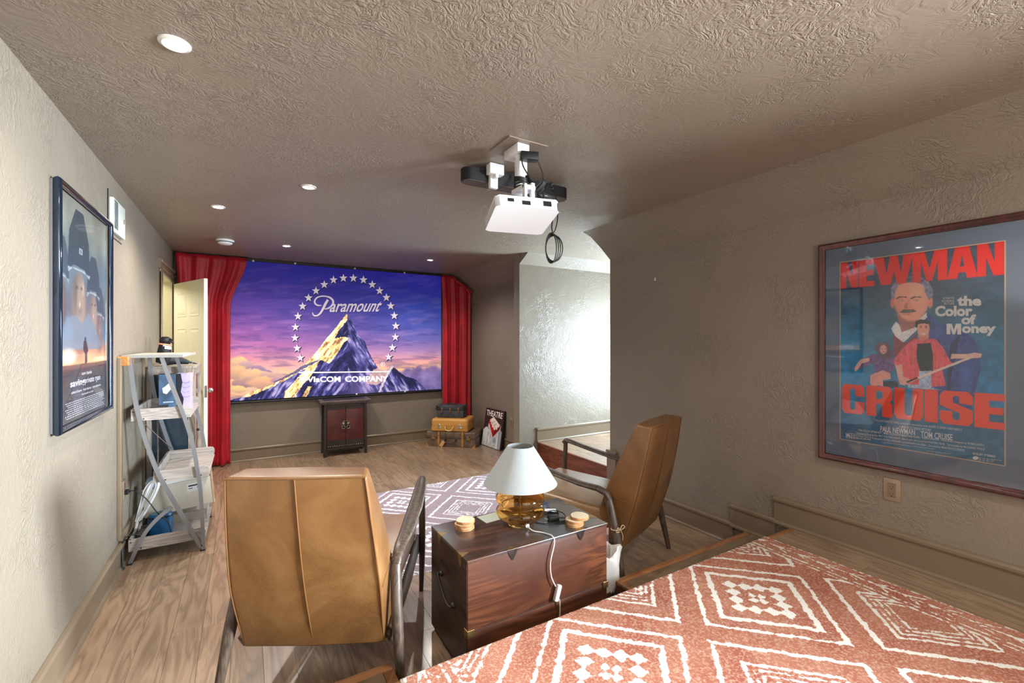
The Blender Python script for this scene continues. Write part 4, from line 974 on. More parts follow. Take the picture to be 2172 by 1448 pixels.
def st_q(x0, x1, y0, y1):
    f = lambda x_, y_: proj_np(*(o_-nr*.0015+a_*x_+b_*y_)); return [f(x0, y0), f(x1, y0), f(x0, y1), f(x1, y1)]
ink.text('THEATRE', st_q(.07, .93, .80, .95), bold=.012); ink.build('lettering', simple('ivory_ink', C(236, 230, 226), .5), tc_)
# ================================================================= FRAMED POSTERS
def frame_ring(m, o, a, b, n, outer, wid, prof):
    """mitred frame; o corner, a/b edge vectors, n towards the room; prof: list of (inset 0..wid, height)"""
    A, B = a.normalized(), b.normalized(); la, lb = a.length, b.length; vs = []; k = len(prof)
    for (sx, sy) in ((0, 0), (1, 0), (1, 1), (0, 1)):
        for t, h in prof:
            vs.append(tuple(o+A*(t if not sx else la-t)+B*(t if not sy else lb-t)+n*h))
    fs = []
    for c in range(4):
        d = (c+1) % 4
        for i in range(k-1): fs.append((c*k+i, c*k+i+1, d*k+i+1, d*k+i))
    m.pydata(vs, fs)
# right wall: large poster (o is the far lower corner; a runs towards the camera)
XP = XR-.012
rp = thing('framed_poster', 'large blue and red cinema poster in a mahogany frame on the right wall', 'poster', (XR, .92, .74))
o_ = Vector((XR-.002, 1.371, .742)); a_ = Vector((0, -.885, 0)); b_ = Vector((0, 0, 1.276)); n_ = Vector((-1, 0, 0))
MAHO = wood('mahogany_frame', C(44, 18, 17), C(76, 32, 29), .28, 'z', 40, 6, coat=.4)
m = MB(); frame_ring(m, o_, a_, b_, n_, None, .04, [(0, 0), (0, .018), (.004, .026), (.012, .030), (.020, .026), (.026, .018), (.032, .016), (.036, .012), (.036, .006)]); m.build('frame', MAHO, rp, world=True, smooth=50)
m = MB(); m.box(XR-.010, XR-.003, 1.371-.87, 1.371-.015, .757, 2.003); m.build('mat_board', simple('slate_mat_board', C(128, 142, 164), .8), rp, world=True)
pr = Print((XR-.0115, 1.2575, .876), (0, -.6545, 0), (0, 0, 1.021), 330, 460)
U, V = pr.U, pr.V; X, Y = (U-1740)*4.993, (V-470)*4.993
g = grad(1-pr.T, [(0, (62, 72, 98)), (.2, (56, 80, 108)), (.45, (40, 112, 150)), (.72, (36, 126, 178)), (.82, (42, 104, 146)), (1, (56, 104, 140))]); n1 = vnoise(U/14, V/9, 44, 5)[:, None]
pr.img = g*(.80+.4*n1); lf = np.clip((.35-pr.S)/.35, 0, 1)[:, None]*np.clip(1-np.abs(pr.T-.5)*2.4, 0, 1)[:, None]; pr.img += lf*np.array((0, 22, 26))
n2 = vnoise(U/3, V/4, 51, 4)
def tone(c, amt=.25):
    c = np.array(c, float)
    def f(u, v): q = vnoise(u/4, v/5, 61, 4)[:, None]; return c*(1-amt+2*amt*q)
    return f
PO = lambda pts, c, al=1.0: pr.poly(pts, c if callable(c) else tone(c, .10), al, X=X, Y=Y)
def EL(cx, cy, rx, ry, c, soft=.15, al=1.0, ang=0): pr.ell(1740+cx/4.993, 470+cy/4.993, rx/4.993, ry/4.993, c, soft, al, ang)
# the big jacket behind
PO([(1130, 960), (1240, 1060), (1420, 1120), (1560, 1180), (1640, 1260), (1690, 1400), (1700, 1560), (1640, 1800), (1600, 1990), (1250, 1960), (1120, 1400), (1100, 1100)], tone((52, 76, 146), .3))
PO([(1380, 1300), (1480, 1180), (1440, 1400), (1390, 1600), (1370, 1900), (1340, 1900), (1350, 1500)], (20, 28, 70), .7)
EL(1540, 1650, 90, 260, (62, 110, 190), .8, .6); EL(1250, 1150, 70, 90, (84, 108, 180), .8, .5)
PO([(770, 1180), (900, 1290), (1020, 1180), (1010, 1420), (780, 1440)], tone((134, 50, 76), .2))
PO([(800, 1060), (750, 1130), (790, 1210), (880, 1280), (1010, 1160), (1130, 1010), (1125, 960), (1000, 1060), (840, 1090)], (212, 208, 220))
# the large older man, kept generic
PO([(810, 980), (860, 1170), (1000, 1120), (1060, 980)], (158, 104, 104))
EL(1165, 850, 32, 75, (214, 140, 124), .3); EL(765, 860, 26, 65, (196, 124, 112), .3)
EL(965, 820, 198, 245, (222, 156, 138), .12); EL(1030, 760, 120, 150, (238, 182, 160), .8, .6); EL(830, 880, 70, 130, (196, 122, 108), .8, .6)
PO([(750, 800), (748, 700), (790, 640), (850, 610), (960, 582), (1070, 592), (1150, 640), (1195, 720), (1190, 790), (1150, 830), (1115, 760), (1090, 670), (1000, 640), (880, 650), (810, 680), (790, 760), (775, 820)], tone((124, 128, 160), .35))
PO([(880, 600), (1000, 580), (1110, 620), (1060, 650), (960, 640), (860, 640)], tone((70, 78, 118), .3), .8)
for cx in (860, 1015):
    PO([(cx-62, 812), (cx-30, 790), (cx+50, 792), (cx+60, 808), (cx, 802), (cx-50, 822)], (110, 80, 84)); EL(cx, 832, 40, 14, (176, 112, 104), .5); EL(cx, 832, 22, 8, (226, 214, 216), .4); EL(cx+2, 832, 9, 8, (70, 96, 140), .4)
PO([(915, 800), (945, 800), (960, 890), (985, 915), (900, 925), (880, 905), (905, 880)], (206, 134, 120), .8); PO([(880, 905), (905, 925), (930, 915), (918, 860), (900, 860)], (150, 88, 84), .6)
PO([(838, 960), (880, 925), (930, 930), (990, 925), (1020, 950), (960, 962), (880, 968)], tone((92, 78, 86), .3)); PO([(870, 978), (960, 972), (940, 986), (890, 986)], (176, 100, 96)); EL(910, 1010, 60, 16, (236, 178, 158), .7, .6)
# seated woman in purple
PO([(440, 1450), (560, 1400), (770, 1400), (790, 1560), (700, 1640), (590, 1640), (560, 1500), (400, 1560), (380, 1530)], tone((110, 78, 138), .3))
PO([(440, 1450), (520, 1440), (520, 1475), (440, 1500), (400, 1560), (370, 1590), (360, 1550), (400, 1490)], (226, 170, 160))
EL(665, 1340, 95, 80, (104, 70, 96), .3); EL(700, 1400, 90, 60, (96, 62, 90), .3); EL(668, 1352, 44, 56, (222, 164, 156), .3); EL(652, 1346, 10, 5, (90, 60, 80)); EL(690, 1346, 10, 5, (90, 60, 80)); EL(670, 1378, 14, 5, (176, 70, 90))
Z8 = lambda a, b: ((a/4.826)*4.993, (290+b/4.826)*4.993)
def P8(pts, c, al=1.0): PO([Z8(*p) for p in pts], c, al)
P8([(510, 170), (640, 120), (715, 150), (720, 210), (640, 220), (640, 290), (590, 270), (570, 290), (515, 290)], (214, 156, 148)); P8([(640, 230), (770, 230), (800, 260), (790, 310), (640, 280)], (26, 30, 74))
# younger man in a red checked shirt over a black top
P8([(745, 20), (860, -120), (960, -200), (1180, -200), (1260, -110), (1330, 30), (1380, 60), (1290, 80), (1250, 120), (1285, 280), (1130, 290), (1010, 290), (860, 260), (840, 100), (760, 70)], tone((212, 84, 100), .22))
for k in range(9): P8([(770+k*62, -150), (776+k*62, -150), (776+k*58, 290), (770+k*58, 290)], (240, 150, 150), pr.inside([Z8(*p) for p in [(745, 20), (860, -120), (960, -200), (1180, -200), (1260, -110), (1330, 30), (1250, 120), (1285, 280), (1130, 290), (860, 260), (760, 70)]], X, Y)*.5)
P8([(990, -150), (1130, -160), (1150, -60), (1150, 130), (1020, 130), (985, 0)], (20, 28, 44)); P8([(1010, 130), (1140, 125), (1135, 300), (1240, 320), (900, 300), (890, 260), (1010, 270)], tone((160, 178, 210), .35))
P8([(770, 70), (835, 60), (850, 190), (920, 215), (870, 275), (815, 265), (790, 180)], (228, 170, 158)); PO([(1390, 1400), (1560, 1400), (1640, 1385), (1712, 1400), (1700, 1440), (1560, 1448), (1380, 1450)], (232, 176, 164))
PO([(1030, 1160), (1150, 1160), (1150, 1230), (1090, 1265), (1040, 1235)], (200, 134, 122))
EL(1092, 1130, 70, 88, (226, 160, 142), .15); PO([(1005, 1110), (1005, 1060), (1050, 1035), (1120, 1036), (1172, 1060), (1170, 1130), (1155, 1085), (1090, 1078), (1035, 1085), (1022, 1130)], tone((36, 28, 38), .3))
for cx in (1065, 1120): EL(cx, 1122, 14, 6, (66, 46, 56), .4); EL(cx, 1106, 18, 5, (70, 44, 44), .4)
EL(1095, 1188, 28, 9, (236, 226, 220), .4); EL(1092, 1152, 12, 10, (196, 126, 112), .6)
P8([(880, 235), (1480, 0), (1545, 0), (900, 250)], (226, 196, 190)); P8([(880, 235), (990, 190), (1000, 205), (890, 252)], (70, 30, 40))
pr.img = np.clip(pr.img*1.14+6, 0, 250)
pr.build('poster_print', painted('poster_paint', rough=.6), rp)
z7 = lambda a, b: (1740+a/4.993, 470+b/4.993); z8 = lambda a, b: (1740+a/4.826, 760+b/4.826)
RED = simple('poster_red_ink', C(245, 42, 34), .6); RED2 = simple('poster_orange_ink', C(250, 84, 58), .6); WI = simple('poster_white_ink', C(238, 236, 238), .6)
G = dict(N=[[(0, 0), (0, 1), (.40, 1), (.66, .42), (.66, 1), (1, 1), (1, 0), (.62, 0), (.34, .56), (.34, 0)]], E=[[(0, 0), (0, 1), (1, 1), (1, .80), (.50, .80), (.50, .61), (.95, .61), (.95, .41), (.50, .41), (.50, .20), (1, .20), (1, 0)]],
 W=[[(0, 1), (.19, 0), (.45, 0), (.52, .46), (.60, 0), (.82, 0), (1, 1), (.76, 1), (.70, .36), (.62, 1), (.42, 1), (.33, .36), (.27, 1)]], M=[[(0, 0), (0, 1), (.36, 1), (.5, .42), (.64, 1), (1, 1), (1, 0), (.74, 0), (.74, .66), (.58, 0), (.42, 0), (.26, .66), (.26, 0)]],
 A=[[(0, 0), (.27, 1), (.73, 1), (1, 0), (.66, 0), (.61, .19), (.39, .19), (.34, 0)], [(.43, .38), (.57, .38), (.5, .76)]], I=[[(0, 0), (0, 1), (1, 1), (1, 0)]],
 C=[[(1, .60), (1, .86), (.88, 1), (.12, 1), (0, .86), (0, .14), (.12, 0), (.88, 0), (1, .14), (1, .42), (.62, .42), (.62, .20), (.56, .14), (.44, .14), (.38, .20), (.38, .80), (.44, .86), (.56, .86), (.62, .80), (.62, .60)]],
 R=[[(0, 0), (0, 1), (.88, 1), (1, .88), (1, .58), (.9, .50), (1, .42), (1, 0), (.62, 0), (.62, .36), (.56, .42), (.40, .42), (.40, 0)], [(.40, .58), (.40, .84), (.58, .84), (.63, .78), (.63, .64), (.58, .58)]],
 U=[[(0, 1), (0, .14), (.12, 0), (.88, 0), (1, .14), (1, 1), (.64, 1), (.64, .20), (.58, .14), (.44, .14), (.38, .20), (.38, 1)]],
 S=[[(1, .62), (1, .86), (.88, 1), (.12, 1), (0, .86), (0, .56), (.60, .36), (.62, .20), (.54, .14), (.44, .16), (.40, .22), (.40, .40), (0, .40), (0, .14), (.12, 0), (.88, 0), (1, .14), (1, .46), (.42, .66), (.40, .80), (.46, .86), (.56, .86), (.60, .80), (.60, .64)]])
ink = Ink(pr, .0007)
def hq(x0, x1, T_, B_, z): return [z(x0, B_(x0)), z(x1, B_(x1)), z(x0, T_(x0)), z(x1, T_(x1))]
Tn = lambda x_: 440-(x_-215)*.1345; Bn = lambda x_: 712-(x_-215)*.0875
for ch_, x0, x1 in (('N', 218, 400), ('E', 408, 574), ('W', 568, 985), ('M', 975, 1345), ('A', 1342, 1668), ('N', 1662, 1946)): ink.loops(G[ch_], hq(x0, x1, Tn, Bn, z7))
ink.build('title_lettering', RED, rp)
# the head overlaps the top lettering: repaint that part as its own thin layer is unnecessary, hair lies lower
ink = Ink(pr, .0007); Tc = lambda x_: 258+(x_-218)*.066; Bc = lambda x_: 552+(x_-218)*.1095
for ch_, x0, x1 in (('C', 220, 450), ('R', 470, 738), ('U', 755, 1055), ('I', 1068, 1205), ('S', 1222, 1563), ('E', 1578, 1889)): ink.loops(G[ch_], hq(x0, x1, Tc, Bc, z8))
ink.build('title_lettering', RED2, rp)
ink = Ink(pr, .0010)
def tx(t, x0, x1, y0, y1, sl, z=z7, bold=.0): ink.text(t, [z(x0, y1), z(x1, y1+sl*(x1-x0)), z(x0, y0), z(x1, y0+sl*(x1-x0))], bold=bold)
tx('the', 1450, 1706, 784, 892, 0, bold=.046); tx('Color', 1216, 1612, 890, 1004, -.01, bold=.046); tx('of', 1494, 1650, 984, 1090, -.02, bold=.046); ink.loops(G['M'], [z7(1338, 1192), z7(1492, 1194), z7(1338, 1080), z7(1492, 1080)]); tx('oney', 1500, 1862, 1106, 1210, .0, bold=.046)
tx('A MARTIN', 1298, 1418, 800, 822, -.03); tx('SCORSESE', 1290, 1418, 830, 852, -.03); tx('PICTURE', 1312, 1418, 858, 880, -.03)
T8 = lambda t, x0, x1, y0, y1, sl=.088, b=0: tx(t, x0, x1, y0, y1, sl, z8, b)
T8('TOUCHSTONE PICTURES presents in association with SILVER SCREEN PARTNERS II', 553, 1448, 620, 648, .112, .004); T8('A MARTIN SCORSESE PICTURE', 806, 1130, 683, 710, .116, .004)
T8('PAUL NEWMAN', 615, 970, 690, 748, .108, .012); T8('TOM CRUISE', 1028, 1355, 742, 806, .105, .012)
T8('"THE COLOR OF MONEY"   MARY ELIZABETH MASTRANTONIO   HELEN SHAVER   Production Designed by BORIS LEVEN', 388, 1675, 722, 748, .120, .004)
T8('Director of Photography MICHAEL BALLHAUS   Based upon the novel by WALTER TEVIS   Screenplay by RICHARD PRICE', 372, 1682, 750, 776, .130, .004)
T8('Produced by IRVING AXELRAD and BARBARA DE FINA   Directed by MARTIN SCORSESE', 528, 1476, 802, 830, .134, .004)
T8('Original Motion Picture Soundtrack Album on MCA Records and Cassettes', 632, 1168, 850, 866, .13); T8('(c) 1986 Touchstone Pictures', 1096, 1334, 938, 954, .13)
T8('R', 272, 312, 772, 800, .12, .03); T8('RESTRICTED', 336, 500, 780, 794, .12); T8('lil llil ill lill lil', 340, 500, 800, 812, .12)
for x0, x1, y0, y1 in ((262, 268, 765, 810), (318, 322, 770, 815), (262, 516, 762, 765), (262, 516, 806, 809), (510, 515, 792, 838)): ink.px([[z8(x0, y0), z8(x1, y0+.1*(x1-x0)), z8(x1, y1+.1*(x1-x0)), z8(x0, y1)]])
T8('DOLBY STEREO', 1562, 1795, 962, 984, .13, .02); ink.px([[z8(1590+30*math.cos(q*PI/8), 1018+18*math.sin(q*PI/8)) for q in range(16)]]); 
T8('lil ill lil llil', 1622, 1780, 1010, 1024, .13); T8('ill lil llil lil', 1622, 1770, 1030, 1042, .13); ink.px([[z8(1780, 1034), z8(1858, 1044), z8(1858, 1047), z8(1780, 1037)]])
ink.build('credit_lettering', WI, rp)
ink = Ink(pr, .0006)
fl_ = lambda x0, x1, y0, y1: ink.loops([[(x0, y0), (x1, y0), (x1, y1), (x0, y1)]], [proj_np(*(pr.o)), proj_np(*(pr.o+pr.a)), proj_np(*(pr.o+pr.b)), proj_np(*(pr.o+pr.a+pr.b))])
for q in ((-.006, .002, -.003, 1.003), (.998, 1.006, -.003, 1.003), (0, 1, -.004, .001), (0, 1, .999, 1.004)): fl_(*q)
ink.build('paper_edge', simple('cream_bevel', C(214, 190, 170), .6), rp)
m = MB(); m.pydata([(XR-.0165, 1.371-.018, .76), (XR-.0165, .504, .76), (XR-.0165, .504, 2.0), (XR-.0165, 1.371-.018, 2.0)], [(0, 1, 2, 3)]); m.build('glass_pane', pane_mat('picture_glass', (1, 1, 1, 1), 1.5), rp, world=True)
# left wall: tall soldier poster in a blue-black tube frame
lpz = thing('framed_poster', 'tall dark war film poster in a glossy blue black frame on the left wall', 'poster', (XL, 2.97, 1.04))
o_ = Vector((XL+.006, 2.548, 1.048)); a_ = Vector((0, .862, 0)); b_ = Vector((0, 0, 1.075)); n_ = Vector((1, 0, 0))
NAVY = simple('navy_lacquer', C(18, 34, 52), .14, .6, coat=.8)
m = MB(); frame_ring(m, o_, a_, b_, n_, None, .03, [(.006, .006), (.002, .014), (.0, .022), (.004, .030), (.012, .033), (.021, .030), (.026, .022), (.026, .014)]); m.build('frame', NAVY, lpz, world=True, smooth=60)
m = MB(); m.box(XL+.001, XL+.010, 2.556, 3.40, 1.058, 2.113); m.build('backing_board', simple('grey_backing', C(86, 82, 84), .7), lpz, world=True)
pr = Print((XL+.0125, 2.562, 1.075), (0, .822, 0), (0, 0, 1.022), 150, 260)
S_, T_ = pr.S, 1-pr.T; pr.U, pr.V = S_, T_
pr.img = grad(T_, [(0, (116, 114, 104)), (.10, (128, 128, 118)), (.28, (92, 108, 118)), (.5, (84, 82, 86)), (.62, (96, 120, 140)), (.68, (150, 108, 88)), (.745, (214, 150, 110)), (.752, (70, 50, 48)), (.80, (52, 46, 52)), (1, (66, 62, 66))])
nn_ = vnoise(S_*5, T_*7, 71, 5)[:, None]; pr.img *= (.75+.5*nn_)
def helmet(cx, cy, w_, al, skin):
    pr.ell(cx, cy+.115*w_/.2, w_*.46, w_*.62, (np.array(skin)*.8), .25, al); pr.ell(cx+.02*w_/.2, cy+.10*w_/.2, w_*.34, w_*.5, skin, .5, al*.8)
    pr.poly([(cx-w_*.62, cy+.02), (cx-w_*.55, cy-w_*.5), (cx-w_*.2, cy-w_*.85), (cx+w_*.25, cy-w_*.85), (cx+w_*.58, cy-w_*.45), (cx+w_*.66, cy+.03), (cx+w_*.3, cy-.01), (cx-w_*.3, cy-.015)], (50, 60, 68), al); pr.poly([(cx-w_*.62, cy+.0), (cx+w_*.66, cy+.01), (cx+w_*.6, cy+.03), (cx+w_*.3, cy-.002), (cx-w_*.3, cy-.005), (cx-w_*.58, cy+.025)], (150, 160, 164), al*.8)
    for e_ in (-.14, .16): pr.ell(cx+w_*e_, cy+w_*.26, w_*.10, w_*.035, (74, 62, 58), .5, al)
    pr.ell(cx+w_*.02, cy+w_*.78, w_*.12, w_*.035, (110, 70, 70), .5, al); pr.ell(cx+w_*.03, cy+w_*.52, w_*.05, w_*.08, (200, 180, 166), .6, al*.7)
helmet(.10, .36, .20, .75, (100, 86, 80)); helmet(.82, .50, .17, .8, (120, 100, 90)); helmet(.68, .40, .22, .9, (138, 118, 106)); helmet(.40, .31, .32, 1, (138, 120, 106)); pr.ell(.33, .42, .05, .12, (82, 72, 68), .9, .7); pr.ell(.47, .39, .03, .05, (176, 158, 142), .9, .7); pr.ell(.41, .50, .07, .03, (96, 80, 74), .9, .6)
pr.poly([(.12, .62), (.20, .54), (.34, .52), (.45, .56), (.58, .50), (.74, .58), (.86, .66), (.8, .68), (.1, .68)], (104, 116, 128), .8)
pr.ell(.22, .71, .17, .045, (250, 226, 210), .9, .95); pr.ell(.85, .735, .2, .02, (244, 190, 160), .9, .9)
pr.poly([(0, .75), (.1, .746), (.3, .752), (.5, .748), (.7, .753), (.85, .747), (1, .75), (1, .768), (0, .768)], (92, 66, 58))
pr.poly([(.485, .640), (.515, .636), (.545, .645), (.56, .672), (.58, .690), (.555, .695), (.55, .748), (.505, .748), (.505, .70), (.475, .685), (.478, .655)], (44, 34, 38)); pr.ell(.515, .630, .018, .011, (40, 30, 34))
pr.poly([(.40, .205), (.46, .205), (.46, .235), (.40, .235)], (190, 196, 200), .7); pr.poly([(.415, .211), (.445, .211), (.445, .229), (.415, .229)], (80, 92, 98), .8)
pr.build('poster_print', painted('war_poster_paint', rough=.5), lpz)
ink = Ink(pr, .001)
def lq(x0, x1, t0, t1):
    f = lambda s_, t_: proj_np(*(pr.o+pr.a*s_+pr.b*(1-t_))); return [f(x0, t1), f(x1, t1), f(x0, t0), f(x1, t0)]
ink.text('tom hanks', lq(.44, .64, .786, .802)); ink.text('saving', lq(.24, .50, .818, .856), bold=.02); ink.text('private ryan', lq(.50, .83, .818, .854))
ink.text('edward burns   matt damon   tom sizemore', lq(.26, .84, .866, .878)); ink.text('the mission is a man.', lq(.44, .68, .888, .898))
rn = random.Random(12)
for k in range(8):      # the credit block is too small to read: rows of short marks
    x_ = .16+.02*(k % 3)
    while x_ < .90-.03*(k % 2):
        wd_ = rn.uniform(.01, .05); ink.text(rn.choice(['ll', 'il', 'lil', 'llll', 'lilil']), lq(x_, min(x_+wd_, .93), .912+k*.0095, .9165+k*.0095)); x_ += wd_+.008
ink.build('lettering', simple('pale_ink', C(206, 206, 214), .6), lpz)
m = MB(); m.pydata([(XL+.018, 2.556, 1.07), (XL+.018, 3.39, 1.07), (XL+.018, 3.39, 2.10), (XL+.018, 2.556, 2.10)], [(0, 1, 2, 3)]); m.build('glass_pane', pane_mat('poster_acrylic', (1, 1, 1, 1), .35), lpz, world=True)

# ================================================================= PROJECTOR, SOUNDBAR, CABLES UNDER THE CEILING
pj = thing('projector', 'white projector hanging upside down from a ceiling arm with coiled black cables', 'projector', (1.215, 1.97, ZC))
rotp = Matrix.Translation((1.165, 1.875, 2.085)) @ Matrix.Rotation(math.radians(-14), 4, 'Z') @ Matrix.Rotation(math.radians(-14), 4, 'X')
m = MB(); m.prism([(-.152, -.105), (-.137, -.120), (.137, -.120), (.152, -.105), (.148, .115), (.13, .125), (-.13, .125), (-.148, .115)], 'z', -.055, -.002); bmesh.ops.transform(m.bm, matrix=rotp, verts=m.bm.verts)
m.build('housing', M['white'], pj, world=True, bev=.005, smooth=40)
m = MB(); m.box(-.155, -.148, -.10, .10, -.045, -.012); bmesh.ops.transform(m.bm, matrix=rotp, verts=m.bm.verts); m.build('side_grille', simple('grey_white_plastic', C(200, 200, 204), .5), pj, world=True)
for x0, x1, z0, z1 in ((-.10, -.07, -.030, -.014), (-.03, .01, -.040, -.020), (.075, .115, -.038, -.012)):
    m = MB(); m.box(x0, x1, -.1225, -.119, z0, z1); bmesh.ops.transform(m.bm, matrix=rotp, verts=m.bm.verts); m.build('port', M['black'], pj, world=True)
m = MB(); m.lathe([(.030, 0), (.034, .012), (.026, .02), (.001, .012)], n=24, mat=rotp @ Matrix.Translation((.07, .120, -.01)) @ Matrix.Rotation(-PI/2, 4, 'X')); m.build('lens', M['blackgloss'], pj, world=True, smooth=50)
m = MB(); m.box(1.10, 1.33, 1.87, 2.08, ZC-.006, ZC, bev=.001); m.build('ceiling_plate', simple('taupe_plate', C(128, 112, 98), .4), pj, world=True)
m = MB(); m.box(1.165, 1.235, 1.90, 2.04, ZC-.05, ZC-.006, bev=.004); m.box(1.228, 1.25, 1.93, 1.96, ZC-.045, ZC-.02); m.build('arm_head', M['white'], pj, world=True, smooth=40)
m = MB()
m.tube([(1.215, 1.955, ZC-.045), (1.212, 1.948, 2.32), (1.195, 1.93, 2.24), (1.185, 1.905, 2.17), (1.178, 1.89, 2.125)], [.030, .026, .026, .022, .026], 10, smooth=4)
m.box(1.19, 1.24, 1.925, 1.975, 2.29, 2.39, bev=.006); m.build('arm', M['white'], pj, world=True, smooth=50)
m = MB()
for k in range(4):
    a = k*PI/2+.5; c = Vector((1.178, 1.89, 2.135)); q = c+Vector((.085*math.cos(a), .07*math.sin(a), -.018)); m.tube([c, (c+q)/2+Vector((0, 0, .012)), q], .0085, 8, smooth=3); m.cyl(.012, -.016, .004, c=tuple(q))
m.build('bracket_foot', M['white'], pj, world=True, smooth=50)
m = MB(); m.box(1.165, 1.175, 1.868, 1.892, 2.08, 2.16, bev=.003); m.box(1.20, 1.21, 1.868, 1.892, 2.08, 2.16, bev=.003); m.box(1.165, 1.21, 1.868, 1.892, 2.135, 2.16, bev=.003); m.box(1.128, 1.142, 1.775, 1.80, 2.10, 2.185, bev=.003); m.box(1.175, 1.195, 1.79, 1.81, 2.09, 2.20, bev=.003); m.box(1.128, 1.195, 1.785, 1.90, 2.165, 2.185, bev=.003); m.build('bracket_clamp', M['white'], pj, world=True)
m = MB(); m.box(-.045, .045, -.026, .026, -.02, .02, bev=.004, mat=Matrix.Translation((1.232, 1.90, 2.372)) @ Matrix.Rotation(math.radians(-20), 4, 'Z')); m.build('power_brick', M['black'], pj, world=True, smooth=40)
m = MB()
m.tube([(1.27, 1.885, 2.365), (1.30, 1.885, 2.31), (1.315, 1.89, 2.26), (1.31, 1.90, 2.22), (1.335, 1.92, 2.20), (1.34, 1.935, 2.165), (1.345, 1.95, 2.15), (1.325, 1.95, 2.135)], .0035, 6, smooth=5)
m.tube([(1.19, 1.90, 2.36), (1.192, 1.895, 2.32), (1.215, 1.88, 2.27), (1.25, 1.87, 2.22), (1.265, 1.86, 2.17), (1.27, 1.80, 2.12), (1.262, 1.765, 2.085)], .0035, 6, smooth=5)
rn = random.Random(8)
for k in range(7):
    z_ = 2.195+.011*k; m.tube([(1.195+.032*math.cos(q)+rn.uniform(-.002, .002), 1.92+.032*math.sin(q), z_+.006*math.sin(q+k)) for q in np.linspace(0, 2*PI, 14)[:-1]], .0048, 6, closed=True, smooth=2)
def loop(c, a1, a2, r1, r2, r=.0036):
    c, a1, a2 = Vector(c), Vector(a1).normalized(), Vector(a2).normalized(); m.tube([c+a1*(r1*math.cos(q)+r1)+a2*r2*math.sin(q) for q in np.linspace(0, 2*PI, 12)[:-1]], r, 6, closed=True, smooth=3)
cc = (1.245, 1.865, 2.195); R3 = Vector((RT[0], RT[1], 0)); Z3 = Vector((0, 0, 1))
for k in range(3): loop(cc, R3*(-.5+.1*k)-Z3*1, R3*.9-Z3*(.3-.1*k), .038-.003*k, .008+.002*k); loop(cc, R3*.75+Z3*(.85-.1*k), R3*.8-Z3*.8, .034, .007+.002*k)
cc = (1.318, 1.892, 2.235)
for k in range(2): loop(cc, R3*1+Z3*(.35-.5*k), R3*.3-Z3*.9, .024, .007); loop(cc, R3*-1-Z3*(.3+.6*k), R3*.5-Z3*.8, .022, .008)
m.tube([(1.22, 1.875, 2.17), (1.245, 1.865, 2.195), (1.27, 1.868, 2.205), (1.318, 1.892, 2.235)], .007, 6, smooth=4)
m.build('power_cables', M['blackcable'], pj, world=True, smooth=60)
sb = thing('soundbar', 'long black soundbar mounted under the ceiling behind the projector', 'speaker', (1.41, 2.31, ZC))
def capsule(m, x0, x1, y0, y1, z0, z1, n=10):
    r = (y1-y0)/2; cy = (y0+y1)/2; P = [(x1-r+r*math.cos(-PI/2+PI*k/n), cy+r*math.sin(-PI/2+PI*k/n)) for k in range(n+1)]+[(x0+r+r*math.cos(PI/2+PI*k/n), cy+r*math.sin(PI/2+PI*k/n)) for k in range(n+1)]
    m.prism(P, 'z', z0, z1)
m = MB(); capsule(m, 1.045, 1.775, 2.26, 2.36, 2.348, 2.415); m.build('body', M['black'], sb, world=True, smooth=30)
m = MB(); capsule(m, 1.05, 1.77, 2.265, 2.355, 2.344, 2.3485); m.build('grille', simple('grey_brown_grille', C(72, 62, 60), .6), sb, world=True, smooth=30)
m = MB(); m.box(1.17, 1.26, 2.20, 2.25, 2.38, ZC-.002, bev=.003); m.box(1.19, 1.24, 2.235, 2.262, 2.31, 2.40, bev=.004); m.box(1.205, 1.225, 2.20, 2.24, 2.36, 2.39, bev=.003); m.build('wall_bracket', M['white'], sb, world=True, smooth=40)
pk = thing('round_speaker', 'round dark grey puck shaped camera hanging between projector and soundbar', 'camera', (1.375, 2.0, 2.19))
m = MB(); m.sphere((1.385, 2.03, 2.222), (.072, .066, .026), 28); m.build('puck', simple('charcoal_shell', C(52, 50, 52), .35), pk, world=True, smooth=60)
m = MB(); m.tube([(1.385, 2.03, 2.235), (1.39, 2.10, 2.30), (1.39, 2.20, ZC-.012), (1.39, 2.25, ZC-.006)], .008, 8, smooth=4); m.cyl(.02, -.012, 0, c=(1.39, 2.25, ZC)); m.build('stem', M['black'], pk, world=True, smooth=60)
hc = thing('hanging_cable', 'thin black cable coil dangling right of the projector', 'cable', (1.47, 2.02, ZC))
m = MB(); P0 = Vector((1.485, 2.045, 1.985))
m.tube([(1.50, 2.26, 2.365), (1.535, 2.20, 2.36), (1.555, 2.12, 2.30), (1.545, 2.08, 2.16), (1.515, 2.06, 2.08), P0+Vector((0, 0, .06))], .0032, 6, smooth=5)
m.tube([(1.31, 1.80, 2.10), (1.36, 1.86, 2.13), (1.42, 1.95, 2.12), (1.46, 2.02, 2.08), P0+Vector((0, 0, .06))], .0036, 6, smooth=5)
for k in range(4):
    w_ = .030+.006*k; m.tube([P0+R3*(w_*math.cos(q)+.006*(k-1.5))+Vector((0, 0, -.02+(.085-.004*k)*math.sin(q)))+Vector((FW[0], FW[1], 0))*.004*k for q in np.linspace(0, 2*PI, 14)[:-1]], .0034, 6, closed=True, smooth=3)
m.build('cable', M['blackcable'], hc, world=True, smooth=60)
